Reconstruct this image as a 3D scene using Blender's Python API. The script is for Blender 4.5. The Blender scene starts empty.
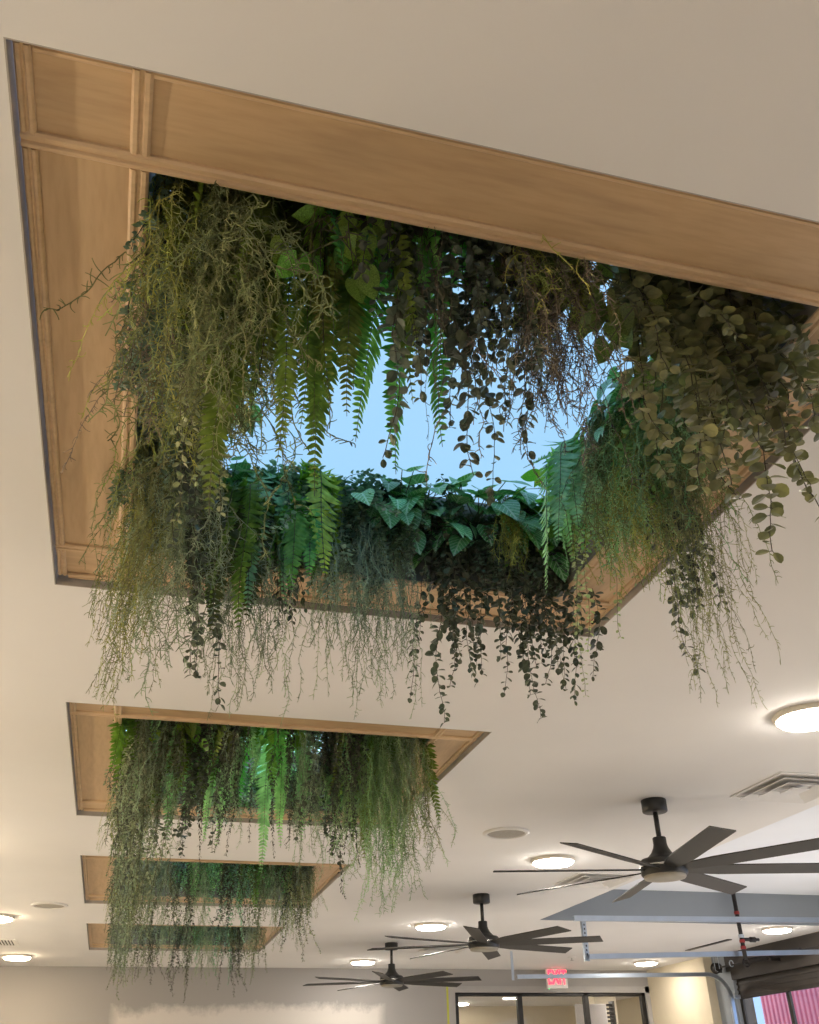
# Dining-hall ceiling with planted skylight wells, ceiling fans and roll-up doors (metres, z up, floor at z = 0)
import bpy, math, random
from mathutils import Vector, Matrix
SC = bpy.context.scene
COL = SC.collection
PI = math.pi
CEIL = 3.40                      # ceiling height
CAM_Z = 1.55
rnd = random.Random(7)

# ------------------------------------------------------------------ helpers
class MB:
    """collects faces for one mesh"""
    def __init__(s): s.v = []; s.f = []; s.m = []; s.uv = []
    def face(s, pts, m=0, uv=None):
        b = len(s.v); s.v.extend([tuple(p) for p in pts]); n = len(pts)
        s.f.append(tuple(range(b, b + n))); s.m.append(m); s.uv.append(uv or [(0, 0)] * n)
    def raw(s, verts, faces, m=0):
        b = len(s.v); s.v.extend([tuple(p) for p in verts])
        for f in faces:
            s.f.append(tuple(b + i for i in f)); s.m.append(m); s.uv.append([(0, 0)] * len(f))
    def box(s, x0, y0, z0, x1, y1, z1, m=0, bev=0.0):
        if bev <= 0:
            v = [(x0,y0,z0),(x1,y0,z0),(x1,y1,z0),(x0,y1,z0),(x0,y0,z1),(x1,y0,z1),(x1,y1,z1),(x0,y1,z1)]
            s.raw(v, [(3,2,1,0),(4,5,6,7),(0,1,5,4),(1,2,6,5),(2,3,7,6),(3,0,4,7)], m); return
        b = min(bev, (x1-x0)*.45, (y1-y0)*.45, (z1-z0)*.45)
        rings = []
        for z, i in ((z0, b), (z0 + b, 0), (z1 - b, 0), (z1, b)):
            X0, X1, Y0, Y1 = x0 + i, x1 - i, y0 + i, y1 - i
            c = b if i == 0 else 0.0
            rings.append([(X0+c,Y0,z),(X1-c,Y0,z),(X1,Y0+c,z),(X1,Y1-c,z),(X1-c,Y1,z),(X0+c,Y1,z),(X0,Y1-c,z),(X0,Y0+c,z)])
        v = [p for r in rings for p in r]; f = []
        for k in range(3):
            for i in range(8):
                j = (i + 1) % 8; f.append((k*8+i, k*8+j, k*8+8+j, k*8+8+i))
        f.append(tuple(range(7, -1, -1))); f.append(tuple(range(24, 32)))
        s.raw(v, f, m)
    def lathe(s, prof, n=32, c=(0,0,0), m=0, axis='z', cap=True):
        """prof: list of (r, h) along the axis"""
        v = []; f = []
        for r, h in prof:
            for i in range(n):
                a = 2*PI*i/n; x, y = r*math.cos(a), r*math.sin(a)
                p = (x, y, h) if axis == 'z' else ((h, x, y) if axis == 'x' else (y, h, x))
                v.append((c[0]+p[0], c[1]+p[1], c[2]+p[2]))
        for k in range(len(prof)-1):
            for i in range(n):
                j = (i+1) % n; f.append((k*n+i, k*n+j, (k+1)*n+j, (k+1)*n+i))
        if cap:
            f.append(tuple(range(n-1, -1, -1))); f.append(tuple(range((len(prof)-1)*n, len(prof)*n)))
        s.raw(v, f, m)
    def tube(s, pts, r0, r1=None, sides=3, m=0):
        r1 = r0 if r1 is None else r1
        n = len(pts); v = []; f = []
        for i, p in enumerate(pts):
            a = pts[max(i-1, 0)]; b = pts[min(i+1, n-1)]
            tx, ty, tz = b[0]-a[0], b[1]-a[1], b[2]-a[2]
            l = math.sqrt(tx*tx+ty*ty+tz*tz) or 1.0; tx, ty, tz = tx/l, ty/l, tz/l
            if abs(tx) < .9: ux, uy, uz = 0, tz, -ty
            else: ux, uy, uz = -tz, 0, tx
            l = math.sqrt(ux*ux+uy*uy+uz*uz) or 1.0; ux, uy, uz = ux/l, uy/l, uz/l
            wx, wy, wz = ty*uz-tz*uy, tz*ux-tx*uz, tx*uy-ty*ux
            r = r0 + (r1-r0)*i/max(n-1, 1)
            for k in range(sides):
                a_ = 2*PI*k/sides; ca, sa = r*math.cos(a_), r*math.sin(a_)
                v.append((p[0]+ux*ca+wx*sa, p[1]+uy*ca+wy*sa, p[2]+uz*ca+wz*sa))
        for i in range(n-1):
            for k in range(sides):
                j = (k+1) % sides
                f.append((i*sides+k, i*sides+j, (i+1)*sides+j, (i+1)*sides+k))
        f.append(tuple(range(sides-1, -1, -1))); f.append(tuple((n-1)*sides+k for k in range(sides)))
        s.raw(v, f, m)
    def prism(s, prof, p0, p1, up=(0,0,1), m=0):
        """extrude a closed 2D profile [(side, up)] from p0 to p1"""
        p0, p1, up = Vector(p0), Vector(p1), Vector(up)
        t = (p1-p0).normalized(); sd = t.cross(up).normalized(); n = len(prof)
        v = [p0+sd*a+up*b for a, b in prof] + [p1+sd*a+up*b for a, b in prof]
        f = [(i, (i+1) % n, n+(i+1) % n, n+i) for i in range(n)]
        f += [tuple(range(n-1, -1, -1)), tuple(range(n, 2*n))]
        s.raw(v, f, m)
    def mesh(s, name, mats, smooth=False):
        me = bpy.data.meshes.new(name); me.from_pydata(s.v, [], s.f)
        for m in mats: me.materials.append(m)
        me.polygons.foreach_set('material_index', s.m)
        if smooth: me.polygons.foreach_set('use_smooth', [True]*len(s.f))
        if any(any(u != (0, 0) for u in q) for q in s.uv):
            uvl = me.uv_layers.new(name='UVMap'); flat = []
            for q in s.uv:
                for u in q: flat.extend(u)
            uvl.data.foreach_set('uv', flat)
        me.update(); return me
    def build(s, name, mats, parent=None, smooth=False, loc=(0,0,0)):
        mats = mats if isinstance(mats, (list, tuple)) else [mats]
        return link(name, s.mesh(name, mats, smooth), parent, loc)

def link(name, me, parent=None, loc=(0,0,0)):
    o = bpy.data.objects.new(name, me); COL.objects.link(o); o.location = loc
    if parent is not None: o.parent = parent
    return o
def thing(name, label, cat, loc=(0,0,0), rz=0.0, group=None):
    o = bpy.data.objects.new(name, None); COL.objects.link(o)
    o.empty_display_size = .1; o.location = loc; o.rotation_euler = (0, 0, rz)
    return tag(o, label, cat, group)
def tag(o, label, cat, group=None):
    o['label'] = label; o['category'] = cat
    if group: o['group'] = group
    return o
def struct(o): o['kind'] = 'structure'; return o
def copy_tree(root, loc, label=None, rz=None):
    r = root.copy(); COL.objects.link(r); r.location = loc
    if rz is not None: r.rotation_euler = (0, 0, rz)
    if label: r['label'] = label
    for ch in list(root.children):
        c = ch.copy(); COL.objects.link(c); c.parent = r
        for g in ch.children:
            d = g.copy(); COL.objects.link(d); d.parent = c
    return r

# ------------------------------------------------------------------ materials
def new_mat(name):
    m = bpy.data.materials.new(name); m.use_nodes = True
    nt = m.node_tree; b = nt.nodes['Principled BSDF']; return m, nt, b
def N(nt, t, **k):
    n = nt.nodes.new(t)
    for a, b in k.items(): setattr(n, a, b)
    return n
def ramp(nt, fac, stops):
    r = N(nt, 'ShaderNodeValToRGB'); e = r.color_ramp.elements
    while len(e) < len(stops): e.new(.5)
    for i, (p, c) in enumerate(stops): e[i].position = p; e[i].color = (*c, 1)
    nt.links.new(fac, r.inputs[0]); return r.outputs[0]
def plain(name, col, rough=.6, metal=0.0, var=.06, scale=6.0, bump=0.0, spec=.5):
    m, nt, b = new_mat(name)
    tc = N(nt, 'ShaderNodeTexCoord'); no = N(nt, 'ShaderNodeTexNoise'); no.inputs['Scale'].default_value = scale; no.inputs['Detail'].default_value = 5
    nt.links.new(tc.outputs['Object'], no.inputs['Vector'])
    lo = tuple(c*(1-var) for c in col); hi = tuple(min(c*(1+var), 1) for c in col)
    nt.links.new(ramp(nt, no.outputs['Fac'], [(.3, lo), (.7, hi)]), b.inputs['Base Color'])
    b.inputs['Roughness'].default_value = rough; b.inputs['Metallic'].default_value = metal
    b.inputs['Specular IOR Level'].default_value = spec
    if bump:
        bp = N(nt, 'ShaderNodeBump'); bp.inputs['Strength'].default_value = bump; bp.inputs['Distance'].default_value = .004
        n2 = N(nt, 'ShaderNodeTexNoise'); n2.inputs['Scale'].default_value = 180; nt.links.new(tc.outputs['Object'], n2.inputs['Vector'])
        nt.links.new(n2.outputs['Fac'], bp.inputs['Height']); nt.links.new(bp.outputs['Normal'], b.inputs['Normal'])
    return m
def emit(name, col, s):
    m, nt, b = new_mat(name)
    b.inputs['Base Color'].default_value = (.04, .04, .04, 1); b.inputs['Specular IOR Level'].default_value = .1
    b.inputs['Emission Color'].default_value = (*col, 1); b.inputs['Emission Strength'].default_value = s
    return m
def plywood(name, axis, base=(.545, .385, .222)):
    """birch ply; the grain runs along axis (0 = x, 1 = y)"""
    m, nt, b = new_mat(name)
    tc = N(nt, 'ShaderNodeTexCoord'); mp = N(nt, 'ShaderNodeMapping'); nt.links.new(tc.outputs['Object'], mp.inputs['Vector'])
    mp.inputs['Scale'].default_value = (1.2, 9, 4) if axis == 0 else (9, 1.2, 4)
    oi = N(nt, 'ShaderNodeObjectInfo'); ad = N(nt, 'ShaderNodeVectorMath', operation='ADD'); sc = N(nt, 'ShaderNodeMath', operation='MULTIPLY'); sc.inputs[1].default_value = 30
    nt.links.new(oi.outputs['Random'], sc.inputs[0]); nt.links.new(mp.outputs[0], ad.inputs[0]); nt.links.new(sc.outputs[0], ad.inputs[1])
    n1 = N(nt, 'ShaderNodeTexNoise'); n1.inputs['Scale'].default_value = 1.3; n1.inputs['Detail'].default_value = 4; n1.inputs['Distortion'].default_value = 1.2
    nt.links.new(ad.outputs[0], n1.inputs['Vector'])
    c1 = ramp(nt, n1.outputs['Fac'], [(.25, tuple(c*.84 for c in base)), (.42, tuple(c*.96 for c in base)), (.55, base), (.8, tuple(min(1, c*1.08) for c in base))])
    n2 = N(nt, 'ShaderNodeTexNoise'); n2.inputs['Scale'].default_value = 7; n2.inputs['Detail'].default_value = 6
    nt.links.new(ad.outputs[0], n2.inputs['Vector'])
    c2 = ramp(nt, n2.outputs['Fac'], [(.3, (.9, .88, .86)), (.6, (1, 1, 1))])
    mx = N(nt, 'ShaderNodeMix', data_type='RGBA', blend_type='MULTIPLY'); mx.inputs[0].default_value = 1
    nt.links.new(c1, mx.inputs[6]); nt.links.new(c2, mx.inputs[7]); nt.links.new(mx.outputs[2], b.inputs['Base Color'])
    b.inputs['Roughness'].default_value = .5
    return m
def leafmat(name, col, tip=None, trans=.3, rough=.45, veins=None, hue=.03, val=.35):
    """leaf: two sided, a little translucent, every plant and patch of leaves in its own tone"""
    m, nt, b = new_mat(name)
    tc = N(nt, 'ShaderNodeTexCoord'); no = N(nt, 'ShaderNodeTexNoise'); no.inputs['Scale'].default_value = 22; no.inputs['Detail'].default_value = 2
    nt.links.new(tc.outputs['Object'], no.inputs['Vector'])
    tip = tip or tuple(min(1, c*1.5) for c in col)
    c = ramp(nt, no.outputs['Fac'], [(.28, tuple(x*.6 for x in col)), (.5, col), (.72, tip)])
    if veins:
        uv = N(nt, 'ShaderNodeUVMap'); sp = N(nt, 'ShaderNodeSeparateXYZ'); nt.links.new(uv.outputs[0], sp.inputs[0])
        def M(op, a, b_):
            n = N(nt, 'ShaderNodeMath', operation=op)
            for i, q in enumerate((a, b_)):
                if q is None: continue
                if isinstance(q, (int, float)): n.inputs[i].default_value = q
                else: nt.links.new(q, n.inputs[i])
            return n.outputs[0]
        u = M('ABSOLUTE', M('SUBTRACT', sp.outputs[0], .5), None)
        w = M('SINE', M('MULTIPLY', M('SUBTRACT', sp.outputs[1], M('MULTIPLY', u, 1.1)), 32.0), None)
        line = M('GREATER_THAN', w, .82); mid = M('LESS_THAN', u, .035); ln = M('MAXIMUM', line, mid)
        mx = N(nt, 'ShaderNodeMix', data_type='RGBA'); nt.links.new(M('MULTIPLY', ln, .7), mx.inputs[0]); nt.links.new(c, mx.inputs[6]); mx.inputs[7].default_value = (*veins, 1); c = mx.outputs[2]
    oi = N(nt, 'ShaderNodeObjectInfo'); hs = N(nt, 'ShaderNodeHueSaturation')
    mr = N(nt, 'ShaderNodeMapRange'); mr.inputs[3].default_value = 1-val; mr.inputs[4].default_value = 1+val
    nt.links.new(oi.outputs['Random'], mr.inputs[0]); nt.links.new(mr.outputs[0], hs.inputs['Value'])
    mh = N(nt, 'ShaderNodeMapRange'); mh.inputs[3].default_value = .5-hue; mh.inputs[4].default_value = .5+hue
    ml = N(nt, 'ShaderNodeMath', operation='FRACT'); m7 = N(nt, 'ShaderNodeMath', operation='MULTIPLY'); m7.inputs[1].default_value = 7.3
    nt.links.new(oi.outputs['Random'], m7.inputs[0]); nt.links.new(m7.outputs[0], ml.inputs[0]); nt.links.new(ml.outputs[0], mh.inputs[0]); nt.links.new(mh.outputs[0], hs.inputs['Hue'])
    nt.links.new(c, hs.inputs['Color']); nt.links.new(hs.outputs[0], b.inputs['Base Color'])
    b.inputs['Roughness'].default_value = rough
    tr = N(nt, 'ShaderNodeBsdfTranslucent'); ms = N(nt, 'ShaderNodeMixShader'); ms.inputs[0].default_value = trans
    g = N(nt, 'ShaderNodeMix', data_type='RGBA', blend_type='MULTIPLY'); g.inputs[0].default_value = 1; g.inputs[7].default_value = (.95, 1.2, .5, 1)
    nt.links.new(hs.outputs[0], g.inputs[6]); nt.links.new(g.outputs[2], tr.inputs['Color'])
    nt.links.new(b.outputs[0], ms.inputs[1]); nt.links.new(tr.outputs[0], ms.inputs[2])
    nt.links.new(ms.outputs[0], nt.nodes['Material Output'].inputs[0])
    return m
def glass(name, col=(1, 1, 1)):
    m, nt, b = new_mat(name); nt.nodes.remove(b)
    t = N(nt, 'ShaderNodeBsdfTransparent'); t.inputs[0].default_value = (*col, 1)
    g = N(nt, 'ShaderNodeBsdfGlossy'); g.inputs['Roughness'].default_value = .02
    lw = N(nt, 'ShaderNodeLayerWeight'); lw.inputs['Blend'].default_value = .5; ms = N(nt, 'ShaderNodeMixShader')
    pw = N(nt, 'ShaderNodeMath', operation='POWER'); pw.inputs[1].default_value = 5; nt.links.new(lw.outputs['Facing'], pw.inputs[0])
    fr = N(nt, 'ShaderNodeMath', operation='MULTIPLY_ADD'); fr.inputs[1].default_value = .5; fr.inputs[2].default_value = .03; nt.links.new(pw.outputs[0], fr.inputs[0])
    nt.links.new(fr.outputs[0], ms.inputs[0]); nt.links.new(t.outputs[0], ms.inputs[1]); nt.links.new(g.outputs[0], ms.inputs[2])
    nt.links.new(ms.outputs[0], nt.nodes['Material Output'].inputs[0]); return m

M_CEIL = plain('ceiling_paint', (.77, .765, .755), .9, var=.015, scale=1.5)
M_TRAYTOP = plain('tray_daylight_tint', (.80, .84, .90), .9, var=.015, scale=1.5)  # bluish daylight on the tray ceiling put into its colour
M_TRAYWALL = plain('tray_shade_grey', (.27, .30, .33), .9, var=.03, scale=2)  # shade on the tray faces put into the colour; the door jamb shares it
M_PLYX = plywood('plywood_grain_across', 0); M_PLYY = plywood('plywood_grain_along', 1)
M_BATTEN = plywood('pine_batten', 0, (.62, .45, .275))
M_BEAD = plain('grey_edge_bead', (.40, .38, .35), .5, .3, var=.15, scale=9)
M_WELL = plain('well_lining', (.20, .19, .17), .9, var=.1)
M_BLACK = plain('fan_black', (.012, .012, .011), .42, var=.2)
M_BLADE = plain('fan_blade_black', (.020, .019, .016), .5, var=.12, scale=12, spec=.35)
M_LENS = plain('fan_lens', (.30, .28, .23), .5)
M_CHROME = plain('polished_steel', (.6, .6, .6), .25, 1.0)
M_GALV = plain('galvanised_steel', (.46, .52, .60), .30, .85, var=.06, scale=5)
M_WHITE = plain('white_enamel', (.72, .71, .69), .45, var=.03)
M_TRIM = plain('lamp_trim_white', (.78, .72, .62), .5, var=.02)
M_MESHGREY = plain('speaker_mesh', (.36, .34, .30), .8, var=.08, scale=40)
M_DARKGAP = plain('vent_shadow_gap', (.05, .05, .05), .8)
M_ALU = plain('dark_bronze_frame', (.022, .020, .018), .45, .3, var=.2)
M_HEADER = plain('dark_header', (.035, .030, .026), .7, var=.25, scale=2.5)  # even dark brown for header, door top panel and reveal trim
M_PIER = plain('cream_paint', (.62, .55, .41), .85, var=.02)
M_GREY = plain('grey_wall_paint', (.38, .37, .36), .85, var=.03)
M_FLOOR = plain('floor_boards', (.54, .50, .45), .5, var=.15, scale=3)
M_GLASS = glass('clear_glass')
M_PANELB = emit('bright_skylight_glow', (.46, .76, 1.0), 2.3)
M_PANEL = emit('skylight_glow', (.39, .70, 1.03), .82)
M_LAMP = emit('lamp_glow', (1.0, .91, .80), 78.0)
M_FILL = emit('fill_glow', (1.0, .85, .63), 560.0)  # glow of the added fill uplights
M_LAMPW = emit('warm_lamp_glow', (1.0, .78, .52), 112.0)
M_RED = emit('exit_red', (1.0, .03, .06), 3.2)
M_GREEN = emit('exit_pilot_green', (.05, 1.0, .3), 2.0)
M_PIPE = plain('black_iron_pipe', (.02, .018, .018), .5, .4, var=.2)
M_REDPAINT = plain('red_thread_seal', (.28, .02, .02), .5)
M_TAPE = plain('yellow_green_tape', (.50, .50, .06), .6)
M_YELLOW = plain('yellow_note', (.80, .62, .08), .7)

def patched_wall():
    """grey wall whose lower field was skim-coated in off-white: a ragged edge along the roller line"""
    m, nt, b = new_mat('skim_coated_wall')
    tc = N(nt, 'ShaderNodeTexCoord'); sp = N(nt, 'ShaderNodeSeparateXYZ'); nt.links.new(tc.outputs['Object'], sp.inputs[0])
    no = N(nt, 'ShaderNodeTexNoise'); no.inputs['Scale'].default_value = 2.2; no.inputs['Detail'].default_value = 7; no.inputs['Roughness'].default_value = .7
    nt.links.new(tc.outputs['Object'], no.inputs['Vector'])
    def M(op, a, b_, c_=None):
        n = N(nt, 'ShaderNodeMath', operation=op)
        for i, q in enumerate((a, b_, c_)):
            if q is None: continue
            if isinstance(q, (int, float)): n.inputs[i].default_value = q
            else: nt.links.new(q, n.inputs[i])
        return n.outputs[0]
    wob = M('MULTIPLY', M('SUBTRACT', no.outputs['Fac'], .5), .55)
    slope = M('MULTIPLY', sp.outputs[0], .012)
    top = M('SUBTRACT', M('ADD', M('ADD', 2.79, wob), slope), sp.outputs[2])
    lft = M('SUBTRACT', M('ADD', sp.outputs[0], M('MULTIPLY', wob, .25)), -.02)
    rgt = M('SUBTRACT', 4.42, M('ADD', sp.outputs[0], M('MULTIPLY', wob, .2)))
    d = M('MINIMUM', M('MINIMUM', top, lft), rgt)
    c = ramp(nt, M('ADD', M('MULTIPLY', d, 3.5), .45), [(.25, (.33, .32, .31)), (.5, (.46, .44, .42)), (.8, (.62, .59, .55))])
    nt.links.new(c, b.inputs['Base Color']); b.inputs['Roughness'].default_value = .9
    return m
M_BACKWALL = patched_wall()
def corrugated():
    m = plain('pink_corrugated_metal', (.84, .30, .38), .5, .0, var=.06, scale=3); return m
M_PINK = corrugated()

# ------------------------------------------------------------------ room shell
WX0, WX1, WY0, WY1 = -3.4, 9.66, -5.0, 17.62     # inner faces of the room
PITCH = 3.922; FX0, FX1, FY0, FY1 = -.460, 2.000, 1.297, 3.793   # first skylight frame, outer rectangle
BW = .285                                         # width of the plywood border
REC = .045                                        # how far the border sits above the ceiling
WELL = .50                                        # glazing height above the ceiling
TX0, TX1, TY0, TY1, TZ = 5.115, 9.55, 6.0, 12.12, .40   # raised tray in the ceiling

def ceiling():
    mb = MB(); z = CEIL
    holes = [(FX0, FX1, FY0+k*PITCH, FY1+k*PITCH) for k in range(4)] + [(TX0, TX1, TY0, TY1)]
    xs = sorted({WX0, WX1} | {h[0] for h in holes} | {h[1] for h in holes})
    ys = sorted({WY0, WY1} | {h[2] for h in holes} | {h[3] for h in holes})
    for i in range(len(xs)-1):
        for j in range(len(ys)-1):
            cx, cy = (xs[i]+xs[i+1])/2, (ys[j]+ys[j+1])/2
            if any(h[0] < cx < h[1] and h[2] < cy < h[3] for h in holes): continue
            mb.face([(xs[i],ys[j],z),(xs[i],ys[j+1],z),(xs[i+1],ys[j+1],z),(xs[i+1],ys[j],z)])
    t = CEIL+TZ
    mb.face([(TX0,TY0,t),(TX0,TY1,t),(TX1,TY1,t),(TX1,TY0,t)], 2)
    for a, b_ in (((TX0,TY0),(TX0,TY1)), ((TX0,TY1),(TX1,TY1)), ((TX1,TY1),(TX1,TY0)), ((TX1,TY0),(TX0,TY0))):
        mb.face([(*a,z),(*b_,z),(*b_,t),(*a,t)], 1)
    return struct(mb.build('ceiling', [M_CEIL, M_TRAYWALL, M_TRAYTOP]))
ceiling()

mb = MB(); mb.box(WX0-.2, WY0-.2, -.1, 16, WY1+8, 0); struct(mb.build('floor', M_FLOOR))
mb = MB(); mb.box(WX0-.2, WY0-.2, 0, WX0, WY1+.2, CEIL+.3); struct(mb.build('wall_left', plain('left_wall_paint', (.62, .54, .42), .9, var=.02)))
# wall behind the viewer: a wide shop window in it
mb = MB()
mb.box(WX0, WY0-.2, 0, WX1, WY0, .4); mb.box(WX0, WY0-.2, 3.0, WX1, WY0, CEIL+.3)
mb.box(WX0, WY0-.2, .4, -1.6, WY0, 3.0); mb.box(.6, WY0-.2, .4, WX1, WY0, 3.0)
struct(mb.build('wall_front', M_PIER))
# back wall with the window opening x 5.70..9.30, head 3.03
WIX0, WIX1, WIZ = 5.72, 9.42, 3.03
mb = MB()
mb.box(WX0, WY1, 0, WIX0, WY1+.22, CEIL+.3); mb.box(WIX1, WY1, 0, WX1+.3, WY1+.22, CEIL+.3); mb.box(WIX0, WY1, WIZ, WIX1, WY1+.22, CEIL+.3); mb.box(WIX0, WY1, 0, WIX1, WY1+.22, .9)
struct(mb.build('wall_back', M_BACKWALL))
# drywall return around the window
mb = MB(); 
mb.box(WIX1-.005, WY1-.012, .9, WIX1+.10, WY1-.001, WIZ+.10); mb.box(WIX0-.12, WY1-.012, WIZ, WIX1+.10, WY1-.001, WIZ+.10); mb.box(WIX0-.12, WY1-.012, .9, WIX0, WY1-.001, WIZ)
struct(mb.build('trim_1', M_GREY))
mb = MB()
for x in (WIX0+.03, 6.95, 8.24, WIX1-.03): mb.box(x-.045, WY1+.04, .9, x+.045, WY1+.14, WIZ, 0, .008)
mb.box(WIX0, WY1+.04, WIZ-.055, WIX1, WY1+.14, WIZ, 0, .008); mb.box(WIX0, WY1+.04, .9, WIX1, WY1+.14, .98, 0, .008)
w1 = struct(mb.build('window_1', M_ALU))
for a, b_ in ((WIX0+.07, 6.91), (6.99, 8.20), (8.28, WIX1-.07)):
    mb = MB(); mb.box(a, WY1+.085, .97, b_, WY1+.091, WIZ-.05); mb.build('pane', M_GLASS, w1)
mb = MB(); mb.box(WIX0-.155, WY1-.006, 1.0, WIX0-.12, WY1-.001, WIZ+.10)
tag(mb.build('masking_tape', M_TAPE), 'thin strip of yellow-green masking tape beside the interior window', 'tape')
# room beyond the interior window
BY1 = WY1+6.5
mb = MB()
mb.box(2.6, BY1, 0, 11.4, BY1+.1, CEIL+.3); mb.box(2.6, WY1+.22, 0, 2.7, BY1, CEIL+.3); mb.box(11.3, WY1+.22, 0, 11.4, BY1, CEIL+.3)
mb.box(9.62, WY1+2.6, 0, 10.1, WY1+2.9, CEIL)
struct(mb.build('wall_beyond', M_PIER))
mb = MB(); mb.box(2.6, WY1+.1, CEIL-.12, 11.4, BY1, CEIL-.05); struct(mb.build('ceiling_beyond', M_CEIL))
mb = MB(); mb.box(6.0, BY1-.04, 0, 6.9, BY1-.005, 2.5); struct(mb.build('door_1', plain('taupe_door', (.42, .36, .28), .6)))
mb = MB(); mb.box(8.62, WY1+1.4, .9, 9.28, WY1+1.44, 2.95, 0, .01)
tag(mb.build('display_board', M_WHITE), 'white board standing in the room beyond the interior window', 'board')
mb = MB()
for k in range(9): mb.box(9.30, WY1+1.42, 2.92-.07*k, 9.42, WY1+1.56, 2.95-.07*k)
mb.box(9.42, WY1+1.40, 1.0, 9.46, WY1+1.58, 3.0)
tag(mb.build('wire_rack', M_ALU), 'dark slatted rack beside the white board beyond the window', 'rack')
# right wall: cream pier in the back corner, dark header over the roll-up door, door opening y 12.3..15.2
DY0, DY1, DH = 12.25, 15.06, 3.0
PIERX = 9.50
mb = MB(); mb.box(PIERX, 15.6, 0, WX1+.3, WY1, CEIL+.3); struct(mb.build('wall_pier', M_PIER))
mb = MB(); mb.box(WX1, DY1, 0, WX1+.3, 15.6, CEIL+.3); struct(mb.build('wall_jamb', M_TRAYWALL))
mb = MB(); mb.box(WX1+.115, DY1-.006, .0, WX1+.302, DY1-.0005, DH); struct(mb.build('trim_6', M_HEADER))
mb = MB(); mb.box(WX1-.02, 12.13, DH, WX1+.3, DY1, CEIL+.3); mb.box(WX1-.02, DY1, DH+.13, WX1-.002, DY1+.12, CEIL); struct(mb.build('wall_header', M_HEADER))
mb = MB(); mb.box(WX1, 11.2, 0, WX1+.3, DY0, CEIL+.6); mb.box(WX1, 7.0, 3.1, WX1+.3, 11.2, CEIL+.6); mb.box(WX1, 5.6, 0, WX1+.3, 7.0, CEIL+.6); mb.box(WX1, 1.2, 3.1, WX1+.3, 5.6, CEIL+.6); mb.box(WX1, WY0, 0, WX1+.3, 1.2, CEIL+.6)
struct(mb.build('wall_right', M_GREY))
mb = MB(); mb.box(PIERX-.004, 16.05, 2.28, PIERX-.0005, 16.14, 2.40)
tag(mb.build('sticky_note', M_YELLOW), 'small yellow note stuck on the cream corner pier', 'note')

# ------------------------------------------------------------------ roll-up door, tracks, torsion shaft
def rollup(label):
    t = thing('roll_up_door', label, 'garage door', (WX1+.06, (DY0+DY1)/2, 0))
    w = DY1-DY0; h0 = DH
    m = MB(); m.box(0, -w/2, 2.72, .05, w/2, h0, 0, .006)
    for k in range(3): m.box(-.012, -w/2, 2.77+.075*k, 0, w/2, 2.80+.075*k)
    m.build('top_panel', M_HEADER, t)
    m = MB()
    for z in (.05, .62, 1.25, 1.92): m.box(0, -w/2, z-.04, .05, w/2, z+.04, 0, .006)
    m.build('rail', M_ALU, t)
    stiles = [-w/2+.05, .12, w/2-.03]
    for y in stiles: 
        m = MB(); m.box(.001, y-.04, .06, .049, y+(.04 if y < 1 else .03), 2.72, 0, .006); m.build('stile', M_ALU, t)
    for a, b_ in zip(stiles[:-1], stiles[1:]):
        m = MB(); m.box(.02, a+.04, .08, .026, b_-.04, 2.73); m.build('pane', M_GLASS, t)
    return t
rollup('roll-up glass door with dark frame in front of the pink siding')

CH = [(-.026, -.029), (.026, -.029), (.026, -.024), (-.021, -.024), (-.021, .024), (.026, .024), (.026, .029), (-.026, .029)]
def track(x_end, y, z, label, bracket='angle', to_wall=True, bx=.03, rise=0.0, hy=.038):
    t = thing('door_track', label, 'door track', (x_end, y, z), 0, 'roll-up door tracks')
    r = .38; xw = WX1-.06-x_end
    pts = [(0,0,0)] + [(i*(xw-r)/6, 0, rise*i/6) for i in range(1, 7)]
    if to_wall:
        pts += [(xw-r+r*math.sin(a), 0, rise-r+r*math.cos(a)) for a in [PI/2*i/10 for i in range(1, 11)]] + [(xw, 0, -z+.02)]
    m = MB()
    for sgn in (1,):
        v = []
        for i, p in enumerate(pts):
            a = Vector(pts[max(i-1,0)]); b_ = Vector(pts[min(i+1,len(pts)-1)]); tg = (b_-a).normalized(); up = Vector((0,1,0)).cross(tg)*-1
            if up.length < .1: up = Vector((0,0,1))
            for c in CH: v.append(Vector(p)+Vector((0,1,0))*c[0]+up*c[1])
        n = len(CH); f = []
        for i in range(len(pts)-1):
            for k in range(n): f.append((i*n+k, i*n+(k+1)%n, (i+1)*n+(k+1)%n, (i+1)*n+k))
        f += [tuple(range(n-1,-1,-1)), tuple((len(pts)-1)*n+k for k in range(n))]
        m.raw(v, f)
    m.build('rail', M_GALV, t)
    zc = CEIL+(TZ if (TX0 < x_end+bx < TX1 and TY0 < y+hy < TY1) else 0)-z
    m = MB()
    if bracket == 'angle':                         # perforated angle iron up to the ceiling
        m.box(bx-.03, hy, -.045, bx+.03, hy+.005, zc); m.box(bx-.03, hy, -.045, bx-.025, hy+.05, zc)
        for k in range(int(zc/.05)): m.box(bx-.008, hy-.004, .02+.05*k, bx+.008, hy, .045+.05*k, 1)
    else:
        m.box(bx-.02, .038, -.045, bx+.02, .042, zc); 
    m.build('hanger', [M_GALV, M_DARKGAP], t)
    m = MB(); m.lathe([(.012, -.02), (.012, .045)], 10, (bx+.12, 0, 0), axis='y'); m.build('bolt', M_ALU, t)
    return t
track(5.92, 15.10, CAM_Z+1.485, 'galvanised door track curving down beside the cream pier', 'flat', bx=-.05, rise=.05)
track(5.74, 12.10, CAM_Z+1.425, 'galvanised door track hung on perforated angle, ending by the middle fan', 'angle', bx=.0, rise=.09)
track(5.08, 11.0, CAM_Z+1.705, 'galvanised door track crossing in front of the ceiling tray face', 'flat', bx=3.9, rise=.05)

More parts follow.
